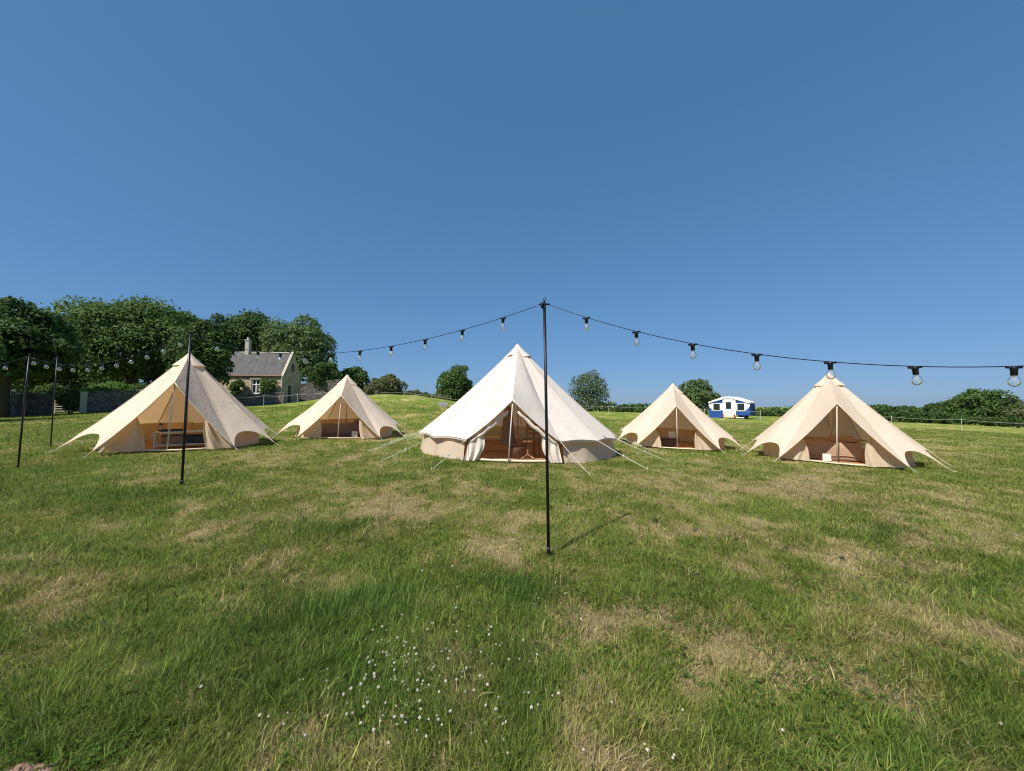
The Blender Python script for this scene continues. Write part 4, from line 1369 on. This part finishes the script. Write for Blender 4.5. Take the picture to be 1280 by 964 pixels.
# ------------------------------------------------------------------ grass blades
def build_grass():
    rho0, Yr = 30000.0, 2.3
    def count(y0, y1, m):
        ys = np.linspace(y0, y1, 200)
        dens = rho0 * np.minimum(1, (Yr / ys) ** 2)
        return int(np.trapz(dens * m * ys, ys)), ys, np.cumsum(dens * ys)
    n, ys, cdf = count(1.05, 34, 2.86)
    cdf = (cdf - cdf[0]) / (cdf[-1] - cdf[0])
    Y = np.interp(rng.random(n), cdf, ys)
    X = (rng.random(n) * 2.86 - 1.43) * Y
    # gather into tufts
    tx = X + (fbm(X * 14, Y * 14, 51, 2) - .5) * .05; ty = Y + (fbm(X * 14, Y * 14, 61, 2) - .5) * .05
    X, Y = tx, ty
    Z, d, g = fields(X, Y)
    keep = np.ones(n, bool)
    for tn, rr in ((t_left, 1.85), (t_right, 1.85), (t_backl, 1.85), (t_backr, 1.85), (t_bell, 2.9)):
        keep &= (X - tn.location.x) ** 2 + (Y - tn.location.y) ** 2 > rr * rr
    mh = ground(30, 975)
    keep &= ((X - mh.x) / .10) ** 2 + ((Y - mh.y) / .06) ** 2 > 1
    X, Y, Z, d, g = X[keep], Y[keep], Z[keep], d[keep], g[keep]
    n = len(X)
    dd = d + rng.normal(size=n) * .26 + (fbm(X * 9, Y * 9, 91, 2) - .5) * .35
    tuft = fbm(X * 7, Y * 7, 71, 2)
    straw = dd > .16
    L = rng.gamma(6, .0085, n) * (1 + .9 * g + 1.3 * (tuft - .5)) * np.where(straw, .85, 1.0) * (.75 + .25 * rng.random(n))
    L *= (1 - .35 * np.clip(d, 0, .6))
    wd = .00105 * (1 + rng.random(n) * .8) * np.maximum(1, (Y / Yr)) ** .78
    L *= np.maximum(1, Y / 9) ** .25
    broad = (rng.random(n) < .05) & (fbm(X * 3, Y * 3, 111, 2) > .48)
    wd = np.where(broad, wd * 2.1, wd); L = np.where(broad, L * 1.35, L)
    az = rng.random(n) * 2 * np.pi
    # blades lean in locally coherent directions
    flow = fbm(X * .9, Y * .9, 81, 2) * 4 * np.pi
    az = np.where(rng.random(n) < .35, flow + rng.normal(size=n) * .7, az)
    lean = np.clip(rng.normal(.62, .30, n) + np.where(straw, .25, 0) - .15 * g, .05, 1.42)
    curl = rng.uniform(.1, .7, n)
    ex = rng.random(n) < .085
    lean = np.where(ex, rng.uniform(1.0, 1.45, n), lean)
    dx, dy = np.cos(az), np.sin(az)
    def dirv(a): return np.stack([dx * np.sin(a), dy * np.sin(a), np.cos(a)], 1)
    P0 = np.stack([X, Y, Z - .004], 1)
    P1 = P0 + dirv(lean) * (L * .55)[:, None]
    P2 = P1 + dirv(np.minimum(lean + curl, 1.75)) * (L * .45)[:, None]
    # width axis
    wa = rng.random(n) * 2 * np.pi
    wx, wy = -dy, dx
    tw = rng.normal(size=n) * .5
    W = np.stack([wx * np.cos(tw) + dx * np.sin(tw), wy * np.cos(tw) + dy * np.sin(tw), np.zeros(n)], 1) * wd[:, None]
    V = np.stack([P0 - W, P0 + W, P1 - W * .85, P1 + W * .85, P2], 1)
    base = turf_colour(d * .5 + dd * .5, g)
    sgreen = np.array([.075, .125, .028])
    kstraw = np.array([.48, .39, .20]) * rng.uniform(.55, 1.15, (n, 1))
    c = base * rng.uniform(.45, 1.6, (n, 1))
    yl = rng.random(n) < .16
    c[yl] = c[yl] * .5 + np.array([.15, .17, .045]) * .5
    m = straw & (rng.random(n) < .62)
    c[m] = kstraw[m]
    c[ex] = kstraw[ex] * .85
    o = quads_mesh('grass', V, 5, [(0, 1, 3, 2), (2, 3, 4)], M['grass'], c)
    tag(o, 'mown meadow grass with green and straw coloured blades', 'grass', kind='stuff')
    return n
NB = build_grass()
print('blades', NB)

# ------------------------------------------------------------------ clover flowers
def clover_proto():
    mb = MB()
    rnd = random.Random(5)
    mb.tube([(0, 0, -.01), (.004, .002, .04), (.002, 0, .075)], .0011, 5, mi=1)
    # flower head of many little pointed florets
    for k in range(46):
        f = (k + .5) / 46; ct = 1 - 1.75 * f; st_ = math.sqrt(max(0, 1 - ct * ct)); a = k * 2.39996
        d = Vector((st_ * math.cos(a), st_ * math.sin(a), ct))
        c = Vector((.002, 0, .080)) + d * .0035
        tip = c + d * rnd.uniform(.0065, .0085)
        s = d.orthogonal().normalized(); u = d.cross(s)
        mb.add([c + s * .0016, c + u * .0016, c - s * .0016, c - u * .0016, tip + s * .0014, tip + u * .0014, tip - s * .0014, tip - u * .0014],
               [(0, 1, 5, 4), (1, 2, 6, 5), (2, 3, 7, 6), (3, 0, 4, 7), (4, 5, 6, 7)])
    return mb
CL = [(476, 800), (484, 802), (492, 808), (470, 806), (488, 812), (462, 815), (478, 816), (497, 817), (505, 822), (512, 820), (510, 826), (508, 832),
      (493, 825), (487, 828), (461, 823), (467, 834), (495, 848), (493, 852), (498, 857), (456, 848), (454, 853), (380, 850), (372, 853), (411, 855),
      (411, 862), (427, 861), (448, 861), (440, 866), (408, 873), (429, 873), (459, 872), (459, 885), (434, 884), (438, 895), (398, 893), (362, 892),
      (337, 899), (325, 901), (378, 925), (494, 885), (504, 902), (506, 907), (536, 905), (535, 927), (548, 932), (521, 868), (527, 856), (525, 843),
      (543, 838), (583, 838), (557, 812), (560, 818), (599, 817), (539, 799), (566, 779), (585, 782), (613, 795), (619, 805), (625, 807), (576, 848),
      (581, 867), (594, 867), (617, 891), (625, 897), (627, 911), (610, 930), (631, 926), (636, 943), (591, 919), (563, 956), (655, 869), (674, 884),
      (692, 870), (731, 943), (766, 883), (853, 888), (805, 935), (809, 946), (840, 953), (845, 949), (651, 825), (671, 800), (612, 780), (700, 666),
      (560, 700), (566, 713), (548, 697), (575, 690), (690, 720), (700, 640), (666, 655), (640, 668), (650, 690), (672, 671), (683, 655), (1250, 907), (981, 918), (522, 770), (600, 757)]
rc = random.Random(3)
CL += [(rc.gauss(492, 26), rc.gauss(828, 20)) for _ in range(34)] + [(rc.gauss(520, 75), rc.gauss(868, 42)) for _ in range(70)] + [(rc.gauss(610, 60), rc.gauss(790, 50)) for _ in range(22)]
CL = [c for c in CL if c[1] < 955]
cp = None
for i, (px, py) in enumerate(CL):
    q = ground(px, py + 9 if py > 760 else py + 4)
    if cp is None:
        o = cp = clover_proto().build('clover_flower', [M['clover'], M['stem']])
        tag(o, 'white clover flower head on a short stem in the meadow grass', 'flower', 'white clover flowers scattered in the grass')
    else:
        o = cp.copy(); COL.objects.link(o)
    q.z += .012; s = random.uniform(.36, .68) * (1.0 if py > 760 else 1.1)
    o.location = q; o.scale = (s, s, s * .9)
    o.rotation_euler = (random.uniform(-.25, .25), random.uniform(-.25, .25), random.uniform(0, 6.28))

# clover leaves low in the turf round the flowers
def build_clover_leaves():
    n = 26000
    ys = 1.25 + 3.6 * rng.random(n) ** 1.4
    xs = (rng.random(n) * 2.7 - 1.35) * ys
    Z, d, g = fields(xs, ys)
    m = (fbm(xs * 2.2, ys * 2.2, 101, 3) + .35 * g - .25 * np.clip(d, 0, 1)) > .55
    xs, ys, Z = xs[m], ys[m], Z[m]; n = len(xs)
    out, tint = [], []
    a0 = rng.random(n) * 6.28; h = rng.uniform(.012, .045, n); s = rng.uniform(.005, .0095, n)
    for k in range(3):
        a = a0 + k * 2.094
        dx, dy = np.cos(a), np.sin(a)
        tz = rng.normal(size=n) * .25
        P = np.stack([xs, ys, Z + h], 1); D = np.stack([dx, dy, tz], 1); S = np.stack([-dy, dx, rng.normal(size=n) * .2], 1)
        sc_ = s[:, None]
        out.append(np.stack([P, P + D * sc_ * 1.1 + S * sc_ * .75, P + D * sc_ * 1.9, P + D * sc_ * 1.1 - S * sc_ * .75], 1))
        tint.append(np.array([.075, .135, .018]) * rng.uniform(.7, 1.5, (n, 1)))
    o = quads_mesh('clover_leaves', np.concatenate(out), 4, [(0, 1, 2, 3)], M['grass'], np.concatenate(tint))
    tag(o, 'low clover leaves spread through the near grass', 'ground cover', kind='stuff')
build_clover_leaves()

# bare soil mound at the near corner
q = ground(30, 975)
def mound(u, v):
    a = u * 2 * math.pi; r = .12 * v * (1 + .2 * math.sin(a * 3))
    x, y = r * math.cos(a) * 1.1, r * math.sin(a) * .7
    h = .045 * (1 - v ** 2) + .035 * (fbm(np.array(x * 55), np.array(y * 55), 4, 4) - .5) - .01 * v
    return Vector((x, y, float(h)))
o = MB().grid(mound, 48, 20).build('soil_mound', M['soil'], None, True, q)
tag(o, 'bare brown soil mound pushed up through the grass in the near corner', 'mound')
